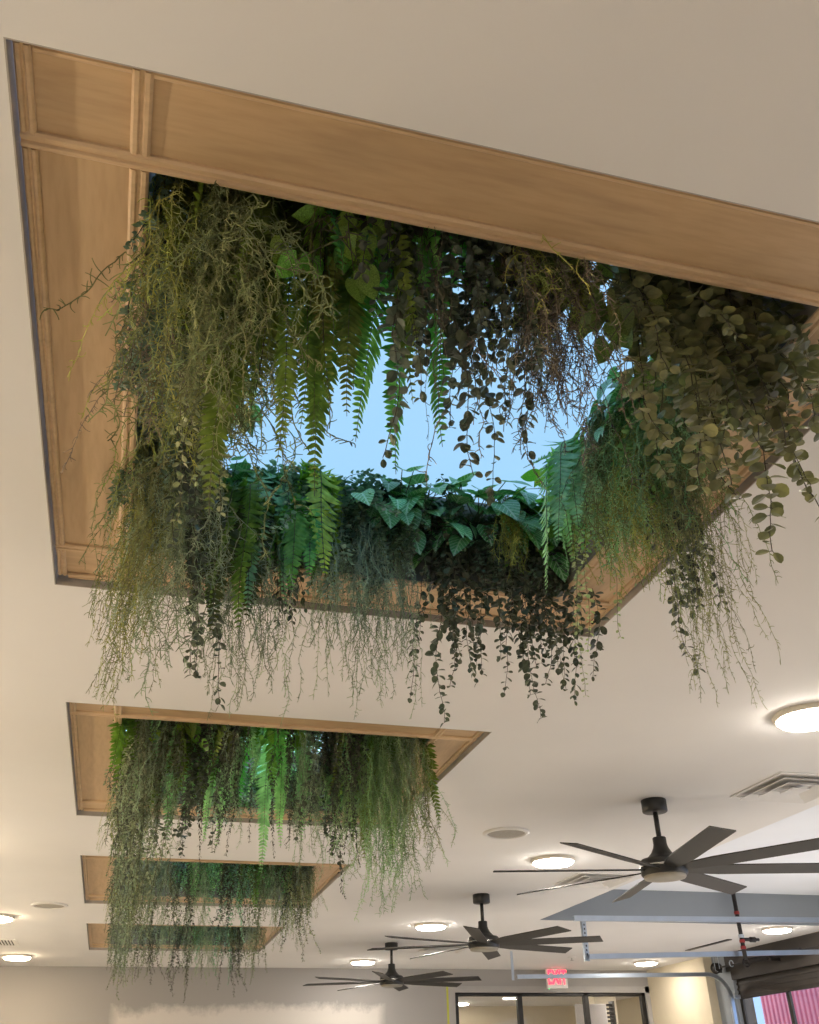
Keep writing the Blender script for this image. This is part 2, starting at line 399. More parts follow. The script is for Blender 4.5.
def torsion():
    t = thing('torsion_shaft', 'dark torsion shaft with springs and cable drum above the roll-up door', 'door shaft', (WX1-.165, (DY0+DY1)/2, CAM_Z+1.64))
    w = DY1-DY0
    m = MB(); m.lathe([(.013, -w/2-.05), (.013, w/2+.28)], 12, axis='y'); m.build('shaft', M_PIPE, t)
    for y in (-.42, .40):
        m = MB(); pts = [(.034*math.cos(a), y-.3+.6*a/(2*PI*26), .034*math.sin(a)) for a in [2*PI*26*i/312 for i in range(313)]]
        m.tube(pts, .007, .007, 5); m.build('spring', M_PIPE, t, True)
    for y in (-w/2+.02, w/2+.16):
        m = MB(); m.lathe([(.03, -.06), (.075, -.055), (.066, -.04), (.07, .03), (.085, .035), (.085, .045), (.03, .05)], 20, (0, y, 0), axis='y'); m.build('cable_drum', M_ALU, t, True)
    for y in (-w/2-.02, .0, w/2+.24):
        m = MB(); m.box(-.03, y-.003, -.06, .142, y+.003, .06); m.lathe([(.04, -.012), (.04, .012)], 16, (0, y, 0), axis='y'); m.build('bearing_plate', M_PIPE, t)
    m = MB(); m.tube([(-.06, w/2+.11, .16), (-.06, w/2+.1, -.04), (-.02, w/2+.1, -.06)], .006, .006, 5); m.tube([(-.06, w/2-.02, .17), (-.055, w/2-.02, -.03)], .006, .006, 5); m.build('cable', M_GALV, t)
    m = MB(); pts = [(.0+.035*math.cos(a), w/2-.3, .02+.045*math.sin(a)) for a in [2*PI*i/16 for i in range(17)]]; m.tube(pts, .008, .008, 6); m.build('ring', M_GALV, t)
torsion()
def roller(label):
    t = thing('door_roller', label, 'door roller', (WX1-.055, DY1+.03, CAM_Z+1.20), 0)
    m = MB(); m.lathe([(.008, -.13), (.008, .02)], 8, axis='y'); m.build('stem', M_CHROME, t)
    m = MB(); m.lathe([(.026, .0), (.03, .005), (.03, .02), (.026, .025)], 16, axis='y'); m.build('wheel', M_WHITE, t)
    m = MB(); m.box(-.03, -.13, -.03, .08, -.10, .03, 0, .005); m.build('bracket', M_GALV, t)
roller('small pale roller and bracket at the top corner of the door glass')
def drop_pipe():
    t = thing('drop_pipe', 'black drop pipe hanging from the raised tray with a side nozzle', 'pipe', (7.93, 11.98, 0))
    m = MB(); m.lathe([(.028, CAM_Z+1.40), (.028, CEIL+TZ)], 14); m.build('pipe', M_PIPE, t, True)
    for z in (1.52, 1.60, 1.66, 1.95): 
        m = MB(); m.lathe([(.033, CAM_Z+z), (.036, CAM_Z+z+.01), (.036, CAM_Z+z+.03), (.033, CAM_Z+z+.04)], 14); m.build('collar', M_REDPAINT if z != 1.66 else M_GALV, t)
    m = MB(); m.lathe([(.022, .0), (.022, .12), (.034, .125), (.034, .20), (.02, .205), (.018, .26)], 14, (0, 0, CAM_Z+1.64), axis='x'); m.build('nozzle', M_PIPE, t)
    m = MB(); pts = [(.05*math.cos(a), 0, CAM_Z+1.36+.05*math.sin(a)) for a in [2*PI*i/16 for i in range(17)]]; m.tube(pts, .009, .009, 6); m.build('ring', M_PIPE, t)
drop_pipe()
# outside: corrugated pink building
mb = MB(); y0, y1 = 12.5, 20.95; n = int((y1-y0)/.16)
for k in range(n):
    a = y0+k*.16
    for (p, q, dx0, dx1) in ((0, .08, 0, 0), (.08, .10, 0, .05), (.10, .14, .05, .05), (.14, .16, .05, 0)):
        mb.face([(14+dx0, a+p, 0), (14+dx1, a+q, 0), (14+dx1, a+q, 5.4), (14+dx0, a+p, 5.4)])
mb.box(14.06, y0, 0, 14.3, y1, 5.4)
tag(mb.build('pink_building', M_PINK), 'pink corrugated building seen outside through the roll-up door', 'building')

# ------------------------------------------------------------------ skylights: plywood frame, well, glazing
def batten(m, p0, p1, w=.046, h=.014):
    pr = [(-w/2, 0), (-w/2, -h*.6), (-w*.36, -h), (-w*.16, -h), (-w*.06, -h*.55), (w*.06, -h*.55), (w*.16, -h), (w*.36, -h), (w/2, -h*.6), (w/2, 0)]
    m.prism(pr, p0, p1)
def frame(label):
    W, D = FX1-FX0, FY1-FY0
    t = thing('skylight_frame', label, 'skylight frame', (FX0, FY0, CEIL), 0, 'plywood skylight frames')
    g = .008; zt = REC; th = .018; b = BW
    xs = [(g, b), (b, W-b), (W-b, W-g)]; ys = [(g, b), (b, D-b), (D-b, D-g)]
    for i, (xa, xb) in enumerate(xs):
        for j, (ya, yb) in enumerate(ys):
            if i == 1 and j == 1: continue
            m = MB(); m.box(xa+.0015, ya+.0015, zt, xb-.0015, yb-.0015, zt+th, 0, .0015)
            m.build('plywood_panel', M_PLYX if j != 1 else M_PLYY, t)
    q = .030
    def bt(p0, p1, w=.046):
        m = MB(); batten(m, p0, p1, w); m.build('batten', M_BATTEN, t)
    for y in (b-.012, D-b+.012): bt((g, y, zt), (W-g, y, zt))
    for x in (b-.012, W-b+.012):
        bt((x, .03, zt), (x, b-.035, zt)); bt((x, b+.011, zt), (x, D-b-.011, zt)); bt((x, D-b+.035, zt), (x, D-.03, zt))
    for x in (.026, W-.026):
        bt((x, .03, zt), (x, b-.035, zt), .036); bt((x, b+.011, zt), (x, D-b-.011, zt), .036); bt((x, D-b+.035, zt), (x, D-.03, zt), .036)
    for y in (.026, D-.026):
        bt((.05, y, zt), (b-.035, y, zt), .036); bt((b+.011, y, zt), (W-b-.011, y, zt), .036); bt((W-b+.035, y, zt), (W-.05, y, zt), .036)
    m = MB(); e = .004
    for (a, c, d, f) in ((0, 0, W, e), (0, D-e, W, D), (0, e, e, D-e), (W-e, e, W, D-e)): m.box(a, c, .0, d, f, zt+th)
    m.build('edge_bead', M_BEAD, t)
    return t
NAMES = ['skylight with open blue glazing closest to the viewer', 'second skylight along the row', 'third skylight along the row', 'last skylight by the back wall']
f0 = frame('square plywood frame around the large skylight, widest of the row')
for k, lb in ((1, 'square plywood frame of the second skylight, behind the large one'), (2, 'plywood frame of the third skylight, mostly behind hanging greenery'), (3, 'plywood frame of the last skylight, beside the back wall')):
    copy_tree(f0, (FX0, FY0+k*PITCH, CEIL), lb)
for k in range(4):
    x0, x1, y0, y1 = FX0+BW, FX1-BW, FY0+BW+k*PITCH, FY1-BW+k*PITCH; z0, z1 = CEIL+REC, CEIL+WELL
    mb = MB(); e = .012
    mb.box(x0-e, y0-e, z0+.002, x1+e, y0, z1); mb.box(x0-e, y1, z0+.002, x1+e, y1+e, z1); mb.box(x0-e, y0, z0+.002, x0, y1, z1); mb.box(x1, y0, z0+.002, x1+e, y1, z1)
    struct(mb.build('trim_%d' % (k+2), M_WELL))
    mb = MB(); mb.box(x0-e, y0-e, z1, x1+e, y1+e, z1+.03); struct(mb.build('window_%d' % (k+2), M_PANEL if k == 0 else M_PANELB))

# ------------------------------------------------------------------ ceiling fittings
def downlight(label, mat):
    t = thing('downlight', label, 'ceiling light', (0, 0, CEIL), 0, 'round ceiling lights')
    m = MB(); m.lathe([(.205, 0), (.210, -.006), (.208, -.022), (.198, -.031), (.188, -.031), (.186, -.024)], 40, cap=False); m.build('trim_ring', M_TRIM, t, True)
    m = MB(); m.lathe([(.0001, -.058), (.14, -.056), (.172, -.049), (.186, -.036), (.188, -.026)], 40, cap=False); m.build('lens', mat, t, True)
    return t
dl = downlight('round ceiling light beside the large skylight near the air vent', M_LAMP); dl.location = (3.735, 4.53, CEIL)
for (x, y, lb) in ((3.82, 8.60, 'round ceiling light behind the large black fan'), (3.82, 12.66, 'round ceiling light between the middle and small fans'), (3.81, 16.52, 'round ceiling light over the smallest fan near the back wall'),
                   (8.80, 16.30, 'round ceiling light near the cream pier and exit sign'), (8.80, 12.40, 'round ceiling light above the door tracks next to the dark header')):
    copy_tree(dl, (x, y, CEIL), lb)
for (x, y) in ((3.84, .70), (3.84, -3.2), (8.8, 3.4), (8.8, 0.)): copy_tree(dl, (x, y, CEIL), 'round ceiling light in the front part of the room')
dw = downlight('warm round ceiling light beside the ceiling speaker at the edge', M_LAMPW); dw.location = (-1.46, 12.62, CEIL)
copy_tree(dw, (-1.48, 16.28, CEIL), 'warm round ceiling light close to the back wall and grille')
for (x, y) in ((-1.46, 8.7), (-1.46, 4.75), (-1.46, .8)): copy_tree(dw, (x, y, CEIL), 'warm round ceiling light in the front part of the room')
dr = downlight('ceiling light in the room beyond the window, over its first pane', M_LAMP); dr.location = (6.6, WY1+1.9, CEIL-.12)
for (x, y, lb) in ((7.6, WY1+5.4, 'ceiling light in the far part of the room beyond the window'), (8.6, WY1+2.9, 'ceiling light beyond the window, over its middle pane'), (9.9, WY1+1.3, 'ceiling light beyond the window, seen by the rack')):
    copy_tree(dr, (x, y, CEIL-.12), lb)

def fill_light(label):  # lamps added out of view to brighten the left part of the ceiling
    t = thing('added_uplight', label, 'added fill light', (WX0, 0, 2.35), 0, 'added warm fill lights')
    m = MB(); m.box(.0, -.05, -.12, .015, .05, .12, 0, .004); m.tube([(.015, 0, -.05), (.10, 0, -.07), (.14, 0, -.02)], .010, .010, 8); m.build('bracket', M_ALU, t)
    m = MB(); m.lathe([(.02, -.03), (.07, -.015), (.11, .02), (.13, .06), (.126, .06), (.105, .024), (.066, -.008), (.02, -.02)], 28, (.15, 0, 0), cap=False); m.build('bowl', M_ALU, t, True)
    m = MB(); m.lathe([(.005, -.01), (.05, .005), (.085, .05), (.075, .09), (.04, .115), (.004, .12)], 20, (.15, 0, 0)); m.build('bulb', M_FILL, t, True)
    return t
fill0 = fill_light('warm fill uplight added on the unseen side wall'); fill0.location = (WX0, 1.0, 2.35)
for y in (4.2, 7.4, 10.6, 13.8): copy_tree(fill0, (WX0, y, 2.35))
def speaker(label):
    t = thing('ceiling_speaker', label, 'speaker', (0, 0, CEIL), 0, 'round ceiling speakers')
    m = MB(); m.lathe([(.195, 0), (.197, -.006), (.185, -.016), (.163, -.018), (.158, -.010)], 40, cap=False); m.build('rim', M_WHITE, t, True)
    m = MB(); m.lathe([(.0001, -.014), (.10, -.013), (.158, -.010)], 40, cap=False); m.build('grille', M_MESHGREY, t, True)
    return t
sp = speaker('round ceiling speaker between the second skylight and large fan'); sp.location = (3.0, 7.66, CEIL)
copy_tree(sp, (-.83, 11.78, CEIL), 'round ceiling speaker beside the third plywood frame')

def diffuser(label):
    t = thing('air_diffuser', label, 'air vent', (0, 0, CEIL), 0, 'square air diffusers')
    w = .33
    m = MB()
    for (a, b_, c, d) in ((-w, -w, w, -w+.03), (-w, w-.03, w, w), (-w, -w+.03, -w+.03, w-.03), (w-.03, -w+.03, w, w-.03)): m.box(a, b_, -.012, c, d, 0, 0, .004)
    m.build('frame', M_WHITE, t)
    m = MB(); m.box(-w+.03, -w+.03, -.003, w-.03, w-.03, -.001); m.build('back_plate', M_WHITE, t)
    for k, so in enumerate((.285, .185)):
        m = MB(); si = so-.07
        for a in range(4):
            R_ = Matrix.Rotation(a*PI/2, 3, 'Z')
            for dz in (0, .003):
                m.face([R_ @ Vector(p) for p in ((-so, -so, -.034-dz), (so, -so, -.034-dz), (si, -si, -.006-dz), (-si, -si, -.006-dz))])
            m.face([R_ @ Vector(p) for p in ((-so, -so, -.034), (-so, -so, -.037), (so, -so, -.037), (so, -so, -.034))])
        m.build('louver', M_WHITE, t)
    m = MB(); m.box(-.075, -.075, -.036, .075, .075, -.030, 0, .003); m.build('centre_plate', M_WHITE, t)
    return t
vd = diffuser('square white air diffuser next to the tray edge and bright lamp'); vd.location = (4.60, 5.93, CEIL)
copy_tree(vd, (4.66, 9.45, CEIL), 'square white air diffuser behind the blades of the large fan')
copy_tree(vd, (4.70, 14.9, CEIL), 'square white air diffuser above the middle fan blades')
def grille(label, loc):
    t = thing('return_grille', label, 'air vent', loc, 0)
    m = MB()
    for (a, b_, c, d) in ((-.3, -.3, .3, -.27), (-.3, .27, .3, .3), (-.3, -.27, -.27, .27), (.27, -.27, .3, .27)): m.box(a, b_, -.012, c, d, 0, 0, .004)
    m.build('frame', M_WHITE, t)
    m = MB(); m.box(-.27, -.27, -.003, .27, .27, -.001); m.build('back_plate', M_DARKGAP, t)
    m = MB()
    for k in range(14): m.box(-.27+.04*k, -.27, -.010, -.25+.04*k, .27, -.004)
    m.build('fins', M_WHITE, t)
    return t
grille('white finned return grille between the two warm ceiling lights', (-1.68, 14.85, CEIL))
mb = MB(); mb.box(8.69, 13.5, CEIL-.012, 8.77, 14.75, CEIL-.0005, 0, .003)
tag(mb.build('slot_diffuser', M_ALU), 'long thin dark slot diffuser in the ceiling above the roll-up door', 'air vent')
def sprinkler(label, loc):
    t = thing('sprinkler_head', label, 'sprinkler', loc, 0, 'fire sprinkler heads')
    m = MB(); m.lathe([(.075, 0), (.075, -.004), (.045, -.016), (.02, -.018)], 20); m.build('escutcheon', M_WHITE, t, True)
    m = MB(); m.lathe([(.012, -.016), (.012, -.05), (.03, -.052), (.03, -.055)], 12); m.build('deflector', M_CHROME, t)
    return t
s0 = sprinkler('small round sprinkler head left of the nearest lamp to the small fan', (2.34, 13.21, CEIL))
s0['label'] = 'small sprinkler head on the ceiling beyond the second skylight greenery'
copy_tree(s0, (7.16, 15.75, CEIL), 'small sprinkler head on the ceiling above the exit sign')

def fan(label):
    t = thing('ceiling_fan', label, 'ceiling fan', (0, 0, CEIL), 0, 'black ceiling fans')
    m = MB(); m.lathe([(.088, 0), (.094, -.004), (.094, -.086), (.088, -.092), (.03, -.094)], 32); m.build('canopy', M_BLACK, t, True)
    m = MB(); m.lathe([(.019, -.09), (.019, -.30)], 16); m.build('downrod', M_BLACK, t, True)
    m = MB(); m.lathe([(.045, -.275), (.050, -.28), (.050, -.325), (.056, -.35), (.075, -.385), (.11, -.42), (.15, -.435)], 32); m.build('coupling', M_BLACK, t, True)
    m = MB(); m.lathe([(.10, -.425), (.155, -.432), (.168, -.45), (.168, -.535), (.160, -.545), (.12, -.548)], 40); m.build('motor_housing', M_BLACK, t, True)
    m = MB(); m.lathe([(.169, -.478), (.172, -.480), (.172, -.490), (.169, -.492)], 40, cap=False); m.build('chrome_band', M_CHROME, t, True)
    m = MB(); m.lathe([(.150, -.540), (.153, -.556), (.145, -.566), (.08, -.572), (.0001, -.573)], 40, cap=False); m.build('light_lens', M_LENS, t, True)
    for k in range(8):
        a = PI/4*k; R_ = Matrix.Rotation(a, 3, 'Z')
        m = MB(); nn = 12; v = []
        tw = math.radians(-13)
        for i in range(nn+1):
            r = .15+1.09*i/nn; w = (.050+.028*min(1, i/3)) if i < nn else .078
            ex = .03 if i == nn else 0
            for s_, zz in ((-1, -.004), (1, -.004), (1, .004), (-1, .004)):
                v.append(R_ @ Vector((r+(ex if s_ > 0 else 0), s_*w*math.cos(tw), -.503+s_*w*math.sin(tw)+zz)))
        f = []
        for i in range(nn):
            for q in range(4): f.append((i*4+q, i*4+(q+1)%4, i*4+4+(q+1)%4, i*4+4+q))
        f += [(3,2,1,0), tuple(nn*4+q for q in range(4))]
        m.raw(v, f); m.build('blade', M_BLADE, t)
    return t
fn = fan('large black eight-bladed ceiling fan, closest of the three'); fn.location = (3.745, 6.47, CEIL); fn.rotation_euler = (0, 0, math.radians(33))
copy_tree(fn, (3.755, 10.48, CEIL), 'black eight-bladed ceiling fan in the middle of the row of fans', math.radians(20))
copy_tree(fn, (3.745, 14.41, CEIL), 'black eight-bladed ceiling fan farthest off, before the back wall', math.radians(22))

def exit_sign():
    t = thing('exit_sign', 'lit red and white exit sign hanging before the back wall', 'exit sign', (7.535, 17.3, CEIL))
    m = MB(); m.box(-.10, -.03, -.012, .10, .03, 0, 0, .004); m.build('canopy', M_WHITE, t)
    m = MB(); m.box(-.20, -.022, -.335, .20, .022, -.012, 0, .008); m.build('housing', M_WHITE, t)
    cu = bpy.data.curves.new('exit_text', 'FONT'); cu.body = 'EXIT'; cu.size = .285; cu.extrude = .004; cu.align_x = 'CENTER'; cu.align_y = 'CENTER'; cu.offset = .006
    tmp = bpy.data.objects.new('tmp_text', cu); COL.objects.link(tmp); bpy.context.view_layer.update()
    me = bpy.data.meshes.new_from_object(tmp.evaluated_get(bpy.context.evaluated_depsgraph_get())); bpy.data.objects.remove(tmp)
    me.materials.clear(); me.materials.append(M_RED)
    me.transform(Matrix.Translation((0, -.025, -.165)) @ Matrix.Rotation(PI/2, 4, 'X') @ Matrix.Scale(.62, 4, (1,0,0)) @ Matrix.Scale(1.12, 4, (0,1,0)))
    link('lettering', me, t)
    m = MB(); m.box(-.17, -.015, -.345, -.155, .0, -.335, 0); m.build('pilot_lamp', M_GREEN, t)
exit_sign()

# ------------------------------------------------------------------ greenery
LEAF = {
 ('moss','yellow'): leafmat('moss_yellow_green', (.31, .35, .08), (.44, .48, .12), .2, .7), ('moss','olive'): leafmat('moss_olive', (.22, .25, .10), (.33, .36, .16), .2, .7),
 ('moss','grey'): leafmat('moss_grey_green', (.28, .36, .23), (.40, .48, .33), .2, .7), ('moss','brown'): leafmat('moss_brown', (.17, .14, .10), (.26, .22, .15), .1, .7),
 ('moss','green'): leafmat('moss_green', (.26, .44, .19), (.38, .56, .28), .2, .7), ('twig','brown'): leafmat('twig_brown', (.10, .08, .06), None, .1, .7),
 ('fern','olive'): leafmat('fern_olive', (.14, .21, .04), (.24, .32, .07), .4), ('fern','green'): leafmat('fern_green', (.12, .34, .07), (.22, .48, .12), .4),
 ('fern','pale'): leafmat('fern_pale', (.30, .60, .30), (.50, .76, .46), .35), ('fern','lime'): leafmat('fern_lime', (.30, .50, .06), (.45, .66, .12), .45), ('fern','dark'): leafmat('fern_dark', (.10, .13, .025), (.17, .19, .04), .35),
 ('round','dark'): leafmat('round_leaf_dark', (.066, .088, .055), (.13, .15, .10), .1, .4), ('round','olive'): leafmat('round_leaf_olive', (.165, .175, .08), (.30, .30, .13), .2, .4),
 ('small','grey'): leafmat('small_leaf_grey', (.19, .23, .14), (.36, .40, .27), .2), ('small','dark'): leafmat('small_leaf_dark', (.06, .07, .045), (.11, .12, .08), .15), ('small','teal'): leafmat('small_leaf_teal', (.20, .42, .28), (.36, .58, .42), .2),
 ('bush','teal'): leafmat('bush_teal', (.22, .36, .30), (.48, .62, .56), .2, .4), ('bush','dark'): leafmat('bush_dark', (.08, .14, .09), (.18, .27, .19), .15, .4), ('bush','green'): leafmat('bush_green', (.16, .38, .13), (.32, .56, .24), .25), ('bush','lime'): leafmat('bush_lime', (.20, .48, .20), (.40, .66, .34), .3),
 ('pothos','green'): leafmat('heart_leaf_green', (.12, .38, .13), (.24, .54, .22), .25, .3, (.55, .75, .58)), ('pothos','lime'): leafmat('heart_leaf_lime', (.24, .46, .07), (.36, .58, .13), .45, .35), ('pothos','olive'): leafmat('heart_leaf_olive', (.15, .20, .05), (.22, .27, .07), .3, .35),
 ('jenny','pale'): leafmat('small_leaf_pale', (.42, .48, .26), (.56, .60, .36), .25),
}
M_STEM = plain('plant_stem', (.10, .10, .045), .7, var=.2, scale=30); M_STEMD = plain('dark_plant_stem', (.05, .045, .03), .7, var=.2, scale=30)

def leaf(mb, p, d, up, ln, w, prof, m=0, fold=.18, curl=.25, uv=False):
    """one leaf: p base, d direction, up normal, prof [(t, half width 0..1, back shift)]"""
    d = d.normalized(); s = d.cross(up)
    if s.length < 1e-3: s = d.cross(Vector((1, 0, .1)))
    s.normalize(); n = s.cross(d).normalized()
    L_ = []; C_ = []; R_ = []
    for t, h, bk in prof:
        c = p + d*(ln*t) - n*(curl*ln*t*t)
        e = n*(fold*w*h) - d*(bk*ln)
        C_.append(c); L_.append(c - s*(w*h) + e); R_.append(c + s*(w*h) + e)
    for i in range(len(prof)-1):
        t0, t1 = prof[i][0], prof[i+1][0]; a, b_ = prof[i][1]*.5, prof[i+1][1]*.5
        mb.face([C_[i], C_[i+1], L_[i+1], L_[i]], m, [(.5, t0), (.5, t1), (.5-b_, t1), (.5-a, t0)] if uv else None)
        mb.face([C_[i], R_[i], R_[i+1], C_[i+1]], m, [(.5, t0), (.5+a, t0), (.5+b_, t1), (.5, t1)] if uv else None)
ROUND = [(0, .12, 0), (.14, .62, 0), (.4, .97, 0), (.65, 1, 0), (.88, .66, 0), (1, .12, 0)]
OVAL = [(0, .1, 0), (.35, .95, 0), (.7, .75, 0), (1, .04, 0)]
HEART = [(0, .05, 0), (.01, .55, .13), (.06, .85, .09), (.2, 1, .03), (.4, .95, 0), (.6, .74, 0), (.78, .47, 0), (.9, .22, 0), (1, .02, 0)]

def hang(r, L, az, reach, e0=.6, step=.025, wig=.25, bend=.14):
    """a stem: leaves the rim at elevation e0 towards azimuth az (0 = into the opening), then hangs down for about L"""
    p = Vector((0, 0, 0)); pts = [p.copy()]; s = 0.0; dr = Vector((math.sin(az), math.cos(az), 0)); wx = wy = 0.0
    bend = bend*reach
    while p.z > -L and len(pts) < 140:
        k = min(1, s/bend) if bend > 0 else 1; e = e0 + (-PI/2-e0)*(k*k*(3-2*k))
        wx = wx*.8 + r.gauss(0, wig)*.5; wy = wy*.8 + r.gauss(0, wig)*.5
        d = dr*math.cos(e) + Vector((wx, wy, math.sin(e)))
        if s > bend: d -= Vector((p.x-pts[0].x, 0, 0))*.05
        p = p + d.normalized()*step; s += step; pts.append(p.copy())
    return pts
def moss_strand(r, L, tw, dens, rad=.0018, spread=1.0):
    mb = MB()
    for q in range(4):
        az = r.uniform(-1.0, 1.0)*spread; pts = hang(r, L*r.uniform(.72, 1.0) if q else L, az, r.uniform(.2, .75)*spread, r.uniform(-.5, .5), .020, .40)
        off = Vector((r.uniform(-.05, .05), r.uniform(0, .03), r.uniform(-.05, .03)))*spread; pts = [p+off for p in pts]
        mb.tube(pts, rad, rad*.7, 3); n = len(pts)
        for i in range(1, n-1):
            for _ in range(dens):
                if r.random() > .75: continue
                a = r.uniform(0, 2*PI); d = Vector((math.cos(a), math.sin(a), r.uniform(-1.3, .3))).normalized(); ll = r.uniform(.35, 1)**1.4*tw*(1-.3*i/n)
                if r.random() < .06: ll *= 1.8
                tp = [pts[i]]; side = Vector((-math.sin(a), math.cos(a), 0))*r.uniform(-.7, .7); cz = r.uniform(-.75, .3)
                for k in range(4):
                    tp.append(tp[-1]+d*(ll/4)); d = (d + side + Vector((0, 0, cz))).normalized()
                mb.tube(tp, rad*.9, rad*.5, 3)
    return mb
def frond(r, L, az, W, e0, droop=1.0):
    mb = MB(); n = int(max(26, L/.0155)); p = Vector((0, 0, 0)); dr = Vector((math.sin(az), math.cos(az), 0)); pts = []; tan = []
    arc = L*1.12; e1 = -PI/2*r.uniform(.86, 1.04)*droop
    sway = r.uniform(-.5, .5)
    for i in range(n+1):
        k = min(1, i/n*2.6); e = e0 + (e1-e0)*(k*k*(3-2*k)); d = dr*math.cos(e) + Vector((sway*.25*math.sin(i*.2), 0, math.sin(e)))
        d.normalize(); pts.append(p.copy()); tan.append(d); p = p + d*(arc/n)
    mb.tube(pts, .0026, .0010, 4, 1)
    tws = r.uniform(-.7, .7); face = Vector((math.cos(az+tws), -math.sin(az+tws), 0))
    for i in range(2, n):
        t = i/n; w = W*min(1, (t/.22)**.7)*(1-max(0, (t-.4)/.6)**1.3*.9)
        for s in (-1, 1):
            sd = face*s; d = (sd*.9 + tan[i]*.42 + Vector((r.uniform(-.1, .1), r.uniform(-.1, .1), r.uniform(-.1, .1)))).normalized()
            nn = tan[i].cross(sd)*s
            leaf(mb, pts[i], d, nn, w*r.uniform(.88, 1.08), min(.0086, w*.2), [(0, .7, 0), (.35, 1, 0), (.75, .72, 0), (1, .05, 0)], 0, .25, r.uniform(.0, .3))
    return mb
def leafy(r, L, az, reach, e0, size, prof, gap, ratio=.72, opp=False, stem=.0018, wig=.22, fold=.2, many=.55):
    """(stem mesh, foliage mesh) of one trailing stem"""
    ms = MB(); mb = MB(); pts = hang(r, L, az, reach, e0, gap, wig)
    ms.tube(pts, stem, stem*.7, 4); a = r.uniform(0, 6.28); n = len(pts)
    for i in range(1, n):
        t = (pts[i]-pts[i-1]).normalized(); a += PI/2 if opp else 2.4
        sz = size*(1-.4*max(0, (i/n-.7)/.3))*r.uniform(.72, 1.12)
        for s in ((0, PI) if opp else ((0, 2.1) if r.random() < many else (0,))):
            b_ = a+s+r.uniform(-.4, .4); rad = Vector((math.cos(b_), math.sin(b_), 0)); rad = (rad - t*rad.dot(t)).normalized()
            d = (rad*r.uniform(.65, 1.0) + t*r.uniform(.05, .7) + Vector((0, 0, r.uniform(-.2, .25)))).normalized()
            p0 = pts[i]; p1 = p0 + d*sz*.2
            leaf(mb, p1, d, (Vector((0, 0, 1))+rad*r.uniform(-.2, 1.1)+Vector((r.uniform(-.5, .5), r.uniform(-.5, .5), 0))).normalized(), sz, sz*ratio*.5, prof, 0, fold, r.uniform(-.05, .3))
            if size > .03: ms.tube([p0, p1], stem*.6, stem*.5, 3)
    return ms, mb

